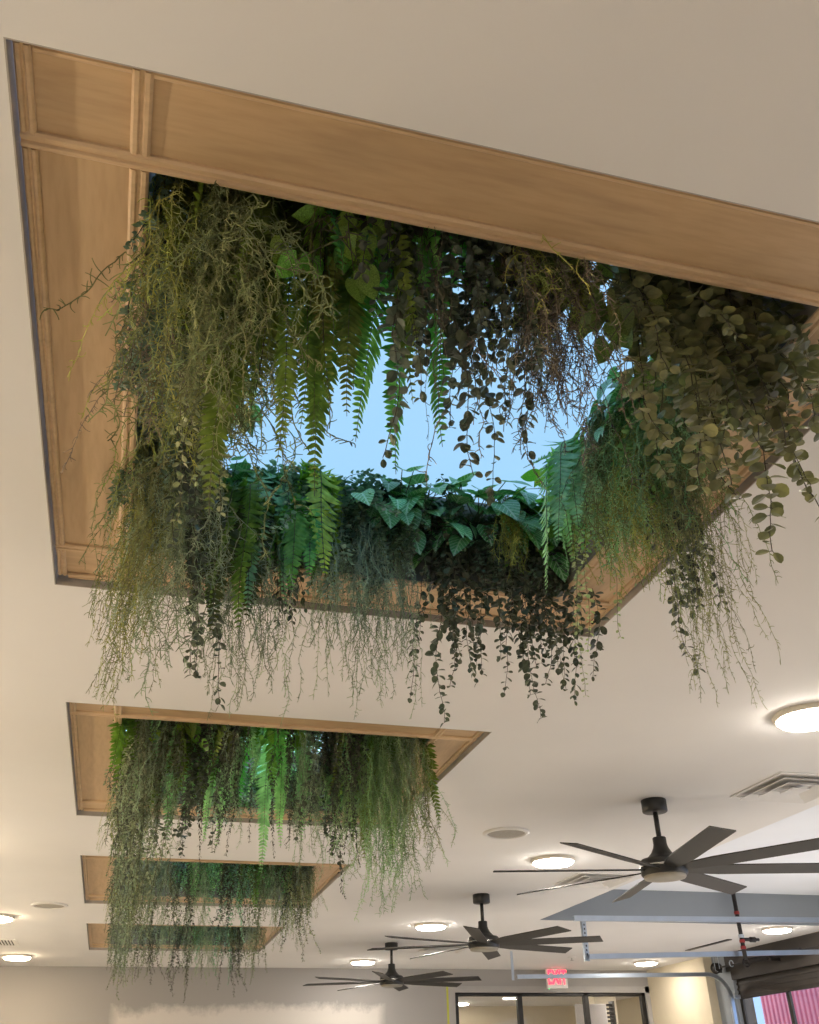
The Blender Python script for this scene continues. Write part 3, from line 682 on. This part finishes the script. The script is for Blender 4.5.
PROTO = {}; DROP = {}
LENS = {'moss': (.35, .6, .85, 1.1, 1.4), 'twig': (.9,), 'fern': (.45, .65, .9, 1.15), 'round': (.45, .7, .95, 1.2), 'small': (.6, .85, 1.1, 1.4), 'bush': (.3, .5), 'pothos': (.3,), 'jenny': (.5, .8, 1.1)}
def proto(kind, col, L, var):
    """[(part name, mesh, local matrix)] for one kind, colour, length and variant; built once"""
    key = (kind, col, L, var)
    if key in PROTO: return PROTO[key]
    base = (kind, L, var)
    if base in PROTO:                                      # same shapes in another colour
        out = []; done = {}
        def recol(me):
            if me.name not in done:
                m2 = me.copy()
                if m2.materials[0] in LEAF.values(): m2.materials[0] = LEAF[(kind, col)]
                done[me.name] = m2
            return done[me.name]
        for q in PROTO[base]: out.append((q[0], recol(q[1]), q[2]) + ((recol(q[3]),) if len(q) > 3 else ()))
        PROTO[key] = out; return out
    r = random.Random(hash((len(kind)*131+ord(kind[0])*17, int(L*100), var)) & 0xffff)
    mt = [LEAF[(kind, col)], M_STEMD if col in ('dark', 'brown') else M_STEM]; out = []; I = Matrix.Identity(4)
    if kind == 'moss':
        for i in range(10): out.append(('strand', moss_strand(r, L*(1 if i == 0 else r.uniform(.6, 1)), .052, 1 if col == 'brown' else 2).mesh('strand', mt[:1]), I))
    elif kind == 'twig':
        for i in range(2): out.append(('strand', moss_strand(r, L*(1-.15*i), .05, 1, .0016, .3).mesh('strand', mt[:1]), I))
    elif kind == 'fern':
        n = 7
        for i in range(n):
            az = (i/(n-1)-.5)*2.5 + r.uniform(-.15, .15); ll = L*(1.0 if i == n//2 else r.uniform(.45, .95))
            out.append(('frond', frond(r, ll, az, r.uniform(.080, .105), r.uniform(.2, 1.0)).mesh('frond', mt), I))
        for i in range(1):
            out.append(('frond', frond(r, .3, r.uniform(-.7, .7), .055, 1.2, .25).mesh('frond', mt), I))
    elif kind in ('round', 'small', 'jenny', 'bush'):
        def vine(nm, mx, *a, **k):
            st, fo = leafy(r, *a, **k); out.append((nm, st.mesh(nm, mt[1:]), mx, fo.mesh('foliage', mt[:1])))
        if kind == 'round':
            for i in range(8): vine('vine', I, L*(1 if i == 0 else r.uniform(.45, .97)), r.uniform(-1.1, 1.1), r.uniform(.6, 1.7), r.uniform(0, .8), .044, ROUND, .024, .86, many=.7)
        elif kind == 'small':
            for i in range(9): vine('vine', I, L*(1 if i == 0 else r.uniform(.5, .97)), r.uniform(-1.0, 1.0), r.uniform(.4, 1.2), r.uniform(0, .6), .031, OVAL, .017, .68, wig=.3, many=.75)
        elif kind == 'jenny':
            for i in range(3): vine('vine', I, L*(1-.2*i), r.uniform(-.8, .8), r.uniform(.6, 1.3), .3, .025, ROUND, .028, .8, True, .0013, .16)
        else:
            for i in range(20):
                vine('sprig', Matrix.Translation((r.uniform(-.12, .12), 0, r.uniform(-.25, .05))), L*r.uniform(.35, 1), r.uniform(-1.35, 1.35), r.uniform(.6, 1.6), r.uniform(-.1, 1.3), .030, OVAL, .014, .7, wig=.35, many=.8)
    elif kind == 'pothos':
        lf = []
        for s in range(3):
            m = MB(); leaf(m, Vector((0, 0, 0)), Vector((0, 1, 0)), Vector((0, 0, 1)), 1, .40+.03*s, HEART, 0, .16+.05*s, .15+.12*s, True); lf.append(m.mesh('leaf', mt[:1], True))
        st = MB(); leaves = []
        for i in range(26):
            az = r.uniform(-1.4, 1.4); e = r.uniform(-.7, 1.25); ll = r.uniform(.08, .25); d = Vector((math.sin(az)*math.cos(e), math.cos(az)*math.cos(e), math.sin(e)))
            o = Vector((r.uniform(-.06, .06), 0, r.uniform(-.10, .03))); pts = [o, o+d*ll*.5, o+d*ll+Vector((0, 0, -.05*ll))]; st.tube(pts, .0026, .0018, 4)
            ld = (d*.8 + Vector((r.uniform(-.4, .4), .1, -r.uniform(.3, 1.1)))).normalized(); up = (Vector((0, .35, 1))+Vector((r.uniform(-.4, .4), r.uniform(-.2, .4), 0))).normalized()
            if abs(ld.dot(up)) > .95: up = Vector((0, 1, 0))
            x = ld.cross(up).normalized(); zz = x.cross(ld); sz = r.uniform(.085, .135)
            mx = Matrix((( x.x*sz, ld.x*sz, zz.x*sz, pts[-1].x), (x.y*sz, ld.y*sz, zz.y*sz, pts[-1].y), (x.z*sz, ld.z*sz, zz.z*sz, pts[-1].z), (0, 0, 0, 1)))
            leaves.append(('leaf', lf[i % 3], mx))
        out = leaves; out.append(('stems', st.mesh('stems', mt[1:]), I))
    PROTO[key] = out; PROTO[base] = out
    DROP[base] = -min(min((mx_ @ v.co).z for v in me_.vertices) for (me_, mx_) in [(q[3] if len(q) > 3 else q[1], q[2]) for q in out])
    return out

# (kind, tone, skylight, side, x, y, rim height above the ceiling, hanging length, distance from the lining, fullness)
PLANTS = [
    ('moss','yellow',0,'L',-0.175,1.740,0.36,0.93,0.10,0.80),
    ('moss','olive',0,'L',-0.175,1.800,0.36,0.81,0.27,1.00),
    ('moss','olive',0,'L',-0.175,1.950,0.36,0.87,0.20,1.10),
    ('moss','brown',0,'L',-0.175,2.050,0.36,0.87,0.06,0.95),
    ('moss','olive',0,'L',-0.175,2.200,0.36,0.80,0.30,1.10),
    ('moss','yellow',0,'L',-0.175,2.300,0.36,0.79,0.16,0.80),
    ('moss','olive',0,'L',-0.175,2.450,0.36,0.76,0.22,1.00),
    ('jenny','pale',0,'L',-0.175,2.250,0.36,0.88,0.12,1.00),
    ('jenny','pale',0,'L',-0.175,2.600,0.36,0.69,0.26,1.00),
    ('moss','olive',0,'L',-0.175,2.850,0.36,1.05,0.06,0.90),
    ('moss','yellow',0,'L',-0.175,3.050,0.36,1.15,0.02,0.80),
    ('moss','olive',0,'L',-0.175,3.300,0.36,1.09,0.05,0.90),
    ('moss','grey',0,'L',-0.175,2.900,0.36,1.06,0.18,0.85),
    ('moss','grey',0,'L',-0.175,3.250,0.36,1.03,0.17,0.90),
    ('round','dark',0,'L',-0.175,3.200,0.36,1.06,0.24,0.80),
    ('round','dark',0,'L',-0.175,2.800,0.36,0.71,0.20,0.80),
    ('pothos','green',0,'L',-0.175,2.750,0.36,0.62,0.28,0.80),
    ('bush','teal',0,'L',-0.175,2.400,0.36,0.45,0.10,1.00),
    ('bush','dark',0,'L',-0.175,1.860,0.20,0.32,0.06,1.00),
    ('bush','dark',0,'L',-0.175,2.000,0.20,0.47,0.06,1.20),
    ('bush','dark',0,'L',-0.175,2.350,0.30,0.44,0.06,1.20),
    ('bush','dark',0,'L',-0.175,2.700,0.30,0.38,0.06,1.20),
    ('bush','dark',0,'L',-0.175,3.050,0.30,0.45,0.06,1.20),
    ('bush','teal',0,'L',-0.175,3.350,0.35,0.42,0.06,1.10),
    ('fern','olive',0,'N',0.105,1.582,0.34,0.98,0.12,0.90),
    ('moss','olive',0,'N',-0.020,1.582,0.34,0.99,0.08,0.90),
    ('moss','olive',0,'N',0.039,1.582,0.34,0.98,0.12,0.90),
    ('fern','dark',0,'N',0.115,1.582,0.34,0.68,0.08,1.00),
    ('fern','olive',0,'N',0.211,1.582,0.34,0.89,0.10,0.70),
    ('fern','olive',0,'N',0.290,1.582,0.34,0.81,0.12,0.70),
    ('fern','olive',0,'N',0.365,1.582,0.34,0.94,0.10,0.75),
    ('fern','green',0,'N',0.434,1.582,0.34,0.63,0.10,0.90),
    ('pothos','lime',0,'N',0.292,1.582,0.05,0.15,0.08,0.70),
    ('round','dark',0,'N',0.472,1.582,0.34,0.80,0.10,0.70),
    ('fern','green',0,'N',0.580,1.582,0.34,0.83,0.12,0.90),
    ('twig','brown',0,'N',0.541,1.582,0.34,0.94,0.10,0.60),
    ('round','dark',0,'N',0.614,1.582,0.34,1.01,0.10,0.80),
    ('round','dark',0,'N',0.706,1.582,0.34,0.84,0.10,0.60),
    ('round','dark',0,'N',0.747,1.582,0.34,0.96,0.12,0.70),
    ('moss','yellow',0,'N',0.807,1.582,0.34,0.58,0.08,1.15),
    ('moss','brown',0,'N',0.825,1.582,0.34,0.92,0.14,0.90),
    ('moss','brown',0,'N',0.915,1.582,0.34,0.86,0.14,0.80),
    ('moss','olive',0,'N',0.902,1.582,0.34,0.49,0.10,0.70),
    ('moss','brown',0,'N',0.966,1.582,0.34,0.84,0.14,0.80),
    ('pothos','olive',0,'N',1.007,1.582,0.08,0.24,0.12,0.80),
    ('pothos','olive',0,'N',1.098,1.582,0.02,0.26,0.12,0.85),
    ('round','olive',0,'N',1.241,1.582,0.34,0.91,0.10,1.10),
    ('round','olive',0,'N',1.328,1.582,0.34,0.76,0.12,1.25),
    ('round','olive',0,'N',1.420,1.582,0.34,0.76,0.10,1.30),
    ('round','olive',0,'N',1.489,1.582,0.34,1.04,0.16,1.20),
    ('round','olive',0,'N',1.617,1.582,0.34,0.72,0.10,1.20),
    ('round','olive',0,'N',1.416,1.582,0.34,0.85,0.20,1.00),
    ('fern','lime',0,'F',0.551,3.508,0.40,0.52,0.15,0.80),
    ('pothos','green',0,'F',0.245,3.508,0.40,0.22,0.12,0.80),
    ('fern','pale',0,'F',0.323,3.508,0.36,0.64,0.14,0.75),
    ('fern','dark',0,'F',0.222,3.508,0.20,0.64,0.20,0.85),
    ('fern','olive',0,'F',0.282,3.508,0.20,0.61,0.24,0.80),
    ('moss','grey',0,'F',0.232,3.508,0.36,1.04,0.16,0.65),
    ('moss','grey',0,'F',0.388,3.508,0.36,1.04,0.18,0.65),
    ('bush','teal',0,'F',0.363,3.508,0.42,0.55,0.12,1.00),
    ('bush','teal',0,'F',0.537,3.508,0.42,0.58,0.12,1.10),
    ('bush','teal',0,'F',0.687,3.508,0.42,0.59,0.13,1.10),
    ('bush','dark',0,'F',0.856,3.508,0.42,0.54,0.12,1.00),
    ('fern','green',0,'F',0.466,3.508,0.20,0.38,0.24,0.70),
    ('pothos','green',0,'F',0.871,3.508,0.40,0.23,0.12,0.90),
    ('bush','teal',0,'F',0.451,3.508,0.46,0.43,0.10,1.20),
    ('bush','teal',0,'F',0.702,3.508,0.46,0.40,0.10,1.20),
    ('bush','dark',0,'F',0.986,3.508,0.46,0.37,0.10,1.20),
    ('pothos','green',0,'F',1.400,3.508,0.40,0.25,0.10,1.00),
    ('fern','lime',0,'F',0.344,3.508,0.40,0.21,0.12,0.80),
    ('bush','green',0,'F',0.249,3.508,0.46,0.46,0.10,1.20),
    ('bush','dark',0,'F',1.665,3.508,0.46,0.27,0.10,1.20),
    ('bush','green',0,'F',1.592,3.508,0.46,0.29,0.10,1.20),
    ('round','dark',0,'F',0.476,3.508,0.20,0.49,0.16,0.60),
    ('moss','grey',0,'F',0.640,3.508,0.36,0.90,0.16,0.60),
    ('moss','grey',0,'F',0.784,3.508,0.36,1.00,0.18,0.60),
    ('moss','grey',0,'F',0.914,3.508,0.36,0.96,0.16,0.60),
    ('pothos','green',0,'F',1.017,3.508,0.40,0.40,0.14,1.10),
    ('pothos','green',0,'F',1.240,3.508,0.40,0.37,0.14,1.20),
    ('pothos','green',0,'F',1.473,3.508,0.40,0.32,0.14,1.10),
    ('moss','yellow',0,'F',1.403,3.508,0.36,0.37,0.30,0.50),
    ('pothos','lime',0,'F',1.622,3.508,0.40,0.25,0.14,1.00),
    ('round','dark',0,'F',1.146,3.508,0.30,0.94,0.12,0.75),
    ('round','dark',0,'F',1.283,3.508,0.30,0.75,0.12,0.75),
    ('round','dark',0,'F',1.415,3.508,0.30,0.78,0.14,0.80),
    ('round','dark',0,'F',1.523,3.508,0.30,0.91,0.16,0.80),
    ('round','dark',0,'F',1.663,3.508,0.30,0.80,0.14,0.80),
    ('bush','dark',0,'F',1.397,3.508,0.36,0.35,0.08,1.10),
    ('bush','dark',0,'F',1.605,3.508,0.36,0.38,0.08,1.10),
    ('pothos','lime',0,'R',1.715,3.100,0.40,0.20,0.12,0.90),
    ('moss','yellow',0,'R',1.715,2.800,0.36,0.62,0.14,0.80),
    ('fern','pale',0,'R',1.715,2.900,0.36,0.64,0.18,0.80),
    ('moss','green',0,'R',1.715,2.650,0.36,0.75,0.12,0.90),
    ('moss','olive',0,'R',1.715,2.620,0.40,0.66,0.20,0.90),
    ('pothos','green',0,'R',1.715,2.450,0.40,0.24,0.12,0.90),
    ('moss','green',0,'R',1.715,2.450,0.36,0.82,0.14,1.00),
    ('moss','green',0,'R',1.715,2.250,0.36,0.81,0.12,1.00),
    ('bush','green',0,'R',1.715,2.700,0.40,0.61,0.10,1.10),
    ('bush','green',0,'R',1.715,2.350,0.40,0.64,0.10,1.10),
    ('moss','olive',0,'R',1.715,2.250,0.36,0.91,0.10,0.80),
    ('moss','olive',0,'R',1.715,2.380,0.36,1.26,0.12,0.50),
    ('moss','olive',0,'R',1.715,2.260,0.36,1.26,0.12,0.50),
    ('round','dark',0,'R',1.715,2.350,0.36,1.08,0.10,0.75),
    ('round','olive',0,'R',1.715,1.950,0.36,0.67,0.12,1.10),
    ('round','olive',0,'R',1.715,1.900,0.36,0.56,0.12,1.10),
    ('jenny','pale',0,'R',1.715,2.950,0.36,0.97,0.10,0.90),
    ('jenny','pale',0,'R',1.715,2.750,0.36,0.86,0.10,0.90),
    ('moss','yellow',0,'R',1.715,2.450,0.20,0.77,0.18,0.70),
    ('fern','olive',1,'N',0.035,5.504,0.34,0.76,0.11,1.00),
    ('fern','olive',1,'N',0.063,5.504,0.34,0.76,0.11,1.00),
    ('moss','grey',1,'N',0.052,5.504,0.34,1.20,0.11,1.00),
    ('small','grey',1,'N',-0.060,5.504,0.34,1.30,0.11,1.00),
    ('small','grey',1,'N',0.045,5.504,0.34,1.47,0.11,1.00),
    ('round','dark',1,'N',0.241,5.504,0.34,1.08,0.12,0.90),
    ('fern','pale',1,'N',0.166,5.504,0.34,0.89,0.11,1.00),
    ('fern','olive',1,'N',0.250,5.504,0.34,0.73,0.11,1.00),
    ('fern','olive',1,'N',0.371,5.504,0.34,0.76,0.11,1.00),
    ('moss','grey',1,'N',0.477,5.504,0.34,1.01,0.11,0.80),
    ('pothos','olive',1,'N',0.312,5.504,0.12,0.45,0.12,0.90),
    ('pothos','lime',1,'N',0.759,5.504,0.14,0.33,0.12,0.80),
    ('pothos','lime',1,'N',0.199,5.504,0.10,0.32,0.12,0.80),
    ('small','dark',1,'N',0.427,5.504,0.34,1.09,0.10,0.60),
    ('small','dark',1,'N',0.512,5.504,0.34,1.04,0.10,0.60),
    ('fern','pale',1,'N',0.710,5.504,0.34,1.06,0.14,0.90),
    ('small','dark',1,'N',0.835,5.504,0.34,1.05,0.10,0.60),
    ('fern','pale',1,'N',0.904,5.504,0.34,0.89,0.14,0.90),
    ('moss','grey',1,'N',0.952,5.504,0.34,1.17,0.12,0.80),
    ('round','dark',1,'N',1.053,5.504,0.34,1.07,0.12,0.90),
    ('round','dark',1,'N',1.146,5.504,0.34,0.97,0.12,0.90),
    ('small','dark',1,'N',1.239,5.504,0.34,1.24,0.10,0.70),
    ('fern','olive',1,'N',1.311,5.504,0.34,0.87,0.11,1.00),
    ('fern','olive',1,'N',1.445,5.504,0.34,0.98,0.11,1.00),
    ('moss','green',1,'N',1.359,5.504,0.34,1.34,0.11,1.00),
    ('moss','green',1,'N',1.477,5.504,0.34,1.27,0.11,1.00),
    ('moss','grey',1,'N',1.563,5.504,0.34,1.19,0.11,1.00),
    ('moss','olive',1,'N',1.638,5.504,0.34,1.08,0.11,1.00),
    ('small','grey',1,'N',0.113,5.504,0.34,1.27,0.11,1.00),
    ('bush','teal',1,'F',0.406,7.430,0.27,0.38,0.12,1.10),
    ('bush','teal',1,'F',0.665,7.430,0.27,0.40,0.12,1.10),
    ('pothos','lime',1,'F',0.414,7.430,0.27,0.07,0.12,0.90),
    ('bush','teal',1,'F',0.963,7.430,0.27,0.38,0.12,1.10),
    ('bush','green',1,'F',1.230,7.430,0.27,0.39,0.12,1.10),
    ('bush','dark',1,'F',1.463,7.430,0.27,0.39,0.12,1.10),
    ('pothos','green',1,'F',1.067,7.430,0.27,0.18,0.12,0.90),
    ('small','grey',1,'L',-0.175,5.900,0.36,1.14,0.10,1.00),
    ('small','grey',1,'L',-0.175,6.400,0.36,1.20,0.10,1.00),
    ('small','grey',1,'L',-0.175,6.900,0.36,1.24,0.10,1.00),
    ('small','grey',1,'L',-0.175,7.250,0.36,1.32,0.10,1.00),
    ('moss','yellow',1,'L',-0.175,7.100,0.36,0.85,-0.02,0.80),
    ('bush','green',1,'L',-0.175,6.200,0.42,0.68,0.10,1.10),
    ('bush','dark',1,'L',-0.175,6.800,0.42,0.59,0.10,1.10),
    ('moss','olive',1,'R',1.715,5.900,0.36,0.98,0.12,1.00),
    ('moss','green',1,'R',1.715,6.400,0.36,1.07,0.12,1.00),
    ('moss','olive',1,'R',1.715,6.900,0.36,0.98,0.12,1.00),
    ('fern','green',1,'R',1.715,6.200,0.36,0.73,0.12,1.00),
    ('bush','green',1,'R',1.715,6.600,0.40,0.61,0.10,1.10),
    ('fern','green',1,'R',1.715,7.000,0.36,0.55,0.12,1.00),
    ('small','grey',2,'N',0.014,9.426,0.34,1.15,0.11,1.00),
    ('small','grey',2,'N',0.157,9.426,0.34,1.33,0.11,1.00),
    ('moss','grey',2,'N',0.247,9.426,0.34,1.09,0.11,1.00),
    ('small','grey',2,'N',0.361,9.426,0.34,1.17,0.11,1.00),
    ('small','dark',2,'N',0.509,9.426,0.34,1.33,0.11,0.80),
    ('moss','grey',2,'N',0.616,9.426,0.34,1.09,0.11,1.00),
    ('bush','lime',2,'N',0.694,9.426,0.30,0.62,0.12,1.00),
    ('small','dark',2,'N',0.877,9.426,0.34,1.00,0.11,1.00),
    ('small','teal',2,'N',1.032,9.426,0.34,1.13,0.11,1.00),
    ('small','grey',2,'N',1.173,9.426,0.34,1.33,0.11,1.00),
    ('moss','grey',2,'N',1.293,9.426,0.34,0.91,0.11,1.00),
    ('small','dark',2,'N',1.410,9.426,0.34,1.00,0.11,1.00),
    ('moss','olive',2,'N',1.506,9.426,0.34,1.05,0.11,1.00),
    ('small','grey',2,'N',1.594,9.426,0.34,1.14,0.11,1.00),
    ('moss','olive',2,'N',1.645,9.426,0.34,0.82,0.10,0.80),
    ('bush','green',2,'N',1.315,9.426,0.30,0.56,0.12,1.00),
    ('fern','olive',2,'N',1.162,9.426,0.34,0.74,0.11,1.00),
    ('bush','lime',2,'F',0.709,11.352,0.42,0.48,0.12,1.20),
    ('bush','teal',2,'F',1.033,11.352,0.42,0.47,0.12,1.20),
    ('bush','lime',2,'F',1.329,11.352,0.42,0.46,0.12,1.20),
    ('small','grey',2,'L',-0.175,9.900,0.36,1.11,0.10,1.00),
    ('small','grey',2,'L',-0.175,10.600,0.36,1.08,0.10,1.00),
    ('small','grey',2,'L',-0.175,11.100,0.36,1.17,0.10,1.00),
    ('moss','yellow',2,'L',-0.175,10.900,0.36,0.68,-0.02,0.80),
    ('moss','olive',2,'R',1.715,10.000,0.36,0.82,0.12,1.00),
    ('moss','grey',2,'R',1.715,10.600,0.36,0.93,0.12,1.00),
    ('small','grey',3,'N',0.064,13.348,0.34,1.15,0.11,1.00),
    ('small','grey',3,'N',0.189,13.348,0.34,1.01,0.11,1.00),
    ('small','dark',3,'N',0.366,13.348,0.34,0.98,0.11,1.00),
    ('moss','grey',3,'N',0.498,13.348,0.34,0.87,0.11,1.00),
    ('small','dark',3,'N',0.703,13.348,0.34,1.18,0.11,1.00),
    ('small','grey',3,'N',0.829,13.348,0.34,0.98,0.11,1.00),
    ('moss','grey',3,'N',1.039,13.348,0.34,0.98,0.11,1.00),
    ('small','teal',3,'N',1.226,13.348,0.34,0.98,0.11,1.00),
    ('small','dark',3,'N',1.413,13.348,0.34,1.12,0.11,1.00),
    ('moss','grey',3,'N',1.563,13.348,0.34,0.75,0.11,1.00),
    ('small','grey',3,'N',1.665,13.348,0.34,0.86,0.11,1.00),
    ('bush','green',3,'N',0.908,13.348,0.30,0.59,0.12,1.00),
    ('bush','dark',3,'N',0.714,13.348,0.30,0.54,0.12,1.00),
    ('moss','olive',3,'N',1.645,13.348,0.34,0.63,0.10,0.80),
    ('bush','teal',3,'N',1.287,13.348,0.30,0.59,0.12,1.00),
    ('small','grey',3,'L',-0.175,13.800,0.36,0.97,0.10,1.00),
    ('small','grey',3,'L',-0.175,14.500,0.36,0.97,0.10,1.00),
    ('bush','teal',1,'F',0.255,7.430,0.27,0.31,0.10,1.35),
    ('bush','green',1,'F',0.547,7.430,0.27,0.29,0.10,1.35),
    ('bush','lime',1,'F',0.824,7.430,0.27,0.28,0.10,1.35),
    ('bush','dark',1,'F',1.113,7.430,0.27,0.27,0.10,1.35),
    ('bush','green',1,'F',1.362,7.430,0.27,0.26,0.10,1.35),
    ('bush','teal',2,'F',0.385,11.352,0.42,0.43,0.10,1.35),
    ('bush','green',2,'F',0.652,11.352,0.42,0.42,0.10,1.35),
    ('bush','lime',2,'F',0.922,11.352,0.42,0.42,0.10,1.35),
    ('bush','dark',2,'F',1.195,11.352,0.42,0.41,0.10,1.35),
    ('bush','green',2,'F',1.472,11.352,0.42,0.40,0.10,1.35),
    ('bush','teal',2,'F',1.665,11.352,0.42,0.40,0.10,1.35),
    ('bush','teal',3,'F',0.455,15.274,0.42,0.46,0.10,1.35),
    ('bush','green',3,'F',0.776,15.274,0.42,0.45,0.10,1.35),
    ('bush','lime',3,'F',1.087,15.274,0.42,0.45,0.10,1.35),
    ('bush','dark',3,'F',1.401,15.274,0.42,0.45,0.10,1.35),
    ('bush','green',3,'F',1.665,15.274,0.42,0.44,0.10,1.35),
    ('fern','green',1,'N',0.557,5.504,0.34,0.72,0.11,1.00),
    ('fern','pale',1,'N',0.210,5.504,0.34,0.68,0.11,1.00),
    ('fern','pale',1,'N',0.376,5.504,0.34,0.91,0.14,0.80),
    ('small','dark',1,'N',1.096,5.504,0.34,0.98,0.11,1.00),
    ('moss','green',1,'N',1.216,5.504,0.34,1.03,0.11,1.00),
    ('moss','olive',2,'N',0.048,9.426,0.34,0.89,0.11,1.00),
    ('small','teal',2,'N',0.754,9.426,0.34,0.84,0.11,1.00),
    ('small','grey',2,'N',0.940,9.426,0.34,0.87,0.11,1.00),
    ('fern','green',2,'N',1.016,9.426,0.34,0.66,0.11,1.00),
    ('moss','grey',2,'N',1.594,9.426,0.34,0.91,0.11,1.00),
    ('small','grey',3,'N',0.293,13.348,0.34,0.98,0.11,1.00),
    ('small','teal',3,'N',0.936,13.348,0.34,0.81,0.11,1.00),
    ('moss','olive',3,'N',1.317,13.348,0.34,0.86,0.11,1.00),
    ('small','grey',3,'N',1.503,13.348,0.34,0.98,0.11,1.00),
    ('small','dark',1,'L',-0.175,6.100,0.36,1.16,0.10,1.00),
    ('small','grey',1,'L',-0.175,6.600,0.36,1.19,0.16,1.00),
    ('small','grey',2,'L',-0.175,10.200,0.36,1.12,0.16,1.00),
]
NAME = {'moss': 'hanging_moss', 'twig': 'hanging_twig', 'fern': 'hanging_fern', 'round': 'round_leaf_trailer', 'small': 'small_leaf_trailer', 'bush': 'bushy_trailer', 'pothos': 'heart_leaf_plant', 'jenny': 'pale_trailing_plant'}
DESC = {('moss','yellow'): 'yellow-green wiry moss', ('moss','olive'): 'olive wiry moss', ('moss','grey'): 'grey-green wiry moss', ('moss','brown'): 'brown wiry moss', ('moss','green'): 'bright green wiry moss', ('twig','brown'): 'thin brown twig strand',
 ('fern','olive'): 'olive fern', ('fern','green'): 'green fern', ('fern','pale'): 'pale mint fern', ('fern','lime'): 'bright lime fern', ('fern','dark'): 'dark olive fern',
 ('round','dark'): 'dark round-leaved trailer', ('round','olive'): 'olive round-leaved trailer', ('small','grey'): 'grey-green small-leaved trailer', ('small','dark'): 'dark small-leaved trailer', ('small','teal'): 'teal small-leaved trailer',
 ('bush','teal'): 'teal bushy trailer', ('bush','dark'): 'dark bushy trailer', ('bush','green'): 'green bushy trailer', ('bush','lime'): 'mint green bushy trailer',
 ('pothos','green'): 'veined heart-leaved plant', ('pothos','lime'): 'lime heart-leaved plant', ('pothos','olive'): 'olive heart-leaved plant', ('jenny','pale'): 'pale tiny-leaved strand'}
SKY = ['the large skylight', 'the second skylight', 'the third skylight', 'the last skylight']
SIDE = {'N': 'front edge', 'F': 'back edge', 'L': 'left edge', 'R': 'right edge'}
ORD = ['first', 'second', 'third', 'fourth', 'fifth', 'sixth', 'seventh', 'eighth', 'ninth', 'tenth', 'eleventh', 'twelfth', 'thirteenth', 'fourteenth']
sets = {}
for i, p in enumerate(PLANTS): sets.setdefault(p[:4], []).append(i)
LAB = {}
for (kind, col, k, side), ids in sets.items():
    ids.sort(key=lambda i: PLANTS[i][4] if side in 'NF' else PLANTS[i][5])
    for n, i in enumerate(ids):
        d = DESC[(kind, col)]
        LAB[i] = '%s on the %s of %s' % (d, SIDE[side], SKY[k]) if len(ids) == 1 else '%s %s from the %s, %s of %s' % (ORD[n], d, 'left' if side in 'NF' else 'front', SIDE[side], SKY[k])
def clamp(v, a, b_): return max(a, min(b_, v))
for i, (kind, col, k, side, x, y, at, L, off, full) in enumerate(PLANTS):
    r = random.Random(1000+i)
    L = max(L, .16); Ln = min(LENS[kind], key=lambda q: abs(math.log(q/L)))
    parts = proto(kind, col, Ln, i % 3)
    sz = 1.0 if kind in ('pothos',) else clamp(L/DROP[(kind, Ln, i % 3)], .55, 1.5)
    sxy = full*(max(off,.03)/.11)**.35 if kind not in ('round', 'small', 'fern') else full
    sxy = clamp(sxy, .55, 1.5)
    rz = {'N': 0, 'F': PI, 'L': -PI/2, 'R': PI/2}[side]
    inw = {'N': (0, 1), 'F': (0, -1), 'L': (1, 0), 'R': (-1, 0)}[side]; sh = max(0, off-.11)+(.012 if side == 'F' else .085 if kind == 'moss' and side == 'N' else .045)
    if off < .08 and side != 'N': sh = .015
    t = thing(NAME[kind], LAB[i], 'hanging plant', (x+inw[0]*sh, y+inw[1]*sh, CEIL+at), rz + r.uniform(-.22, .22), 'greenery of '+SKY[k])
    if kind == 'pothos': sxy = sz = full
    if kind == 'fern': sxy = clamp(full*sz**.5, .6, 1.3)
    t.scale = (sxy*(-1 if r.random() < .5 else 1), sxy, sz)
    for q in parts:
        o = bpy.data.objects.new(q[0], q[1]); COL.objects.link(o); o.parent = t
        if q[2] != Matrix.Identity(4): o.matrix_local = q[2]
        if len(q) > 3:
            c = bpy.data.objects.new('foliage', q[3]); COL.objects.link(c); c.parent = o

# ------------------------------------------------------------------ daylight, view
w = bpy.data.worlds.new('sky'); SC.world = w; w.use_nodes = True; nt = w.node_tree
bg = nt.nodes['Background']; bg.inputs['Color'].default_value = (.38, .58, .95, 1); bg.inputs['Strength'].default_value = 1.25   # hazy blue daytime sky

sun = bpy.data.lights.new('sun', 'SUN'); sun.energy = 10.5; sun.color = (1, .95, .90); sun.angle = .02
so = bpy.data.objects.new('sun', sun); COL.objects.link(so); so.rotation_euler = Vector((-.78, .22, -.58)).to_track_quat('-Z', 'Y').to_euler(); so.location = (20, -4, 12)
cam = bpy.data.cameras.new('camera'); co = bpy.data.objects.new('camera', cam); COL.objects.link(co)
cam.sensor_fit = 'VERTICAL'; cam.sensor_height = 24.0; cam.lens = 942.6/1024*24.0; cam.clip_start = .05; cam.clip_end = 200
pitch, yaw, roll = .55198, .28250, -.025204
fw = Vector((math.sin(yaw)*math.cos(pitch), math.cos(yaw)*math.cos(pitch), math.sin(pitch))); r0 = Vector((math.cos(yaw), -math.sin(yaw), 0)); u0 = r0.cross(fw)
rt = r0*math.cos(roll)+u0*math.sin(roll); up = -r0*math.sin(roll)+u0*math.cos(roll)
co.matrix_world = Matrix(((rt.x, up.x, -fw.x, 0), (rt.y, up.y, -fw.y, 0), (rt.z, up.z, -fw.z, CAM_Z), (0, 0, 0, 1)))
SC.camera = co
SC.view_settings.view_transform = 'Standard'; SC.view_settings.look = 'None'; SC.view_settings.gamma = 1.0; SC.view_settings.use_curve_mapping = False
SC.view_settings.exposure = 0.28
try:
    SC.cycles.max_bounces = 10; SC.cycles.diffuse_bounces = 5; SC.cycles.transparent_max_bounces = 12; SC.cycles.sample_clamp_indirect = 4.0
except Exception: pass
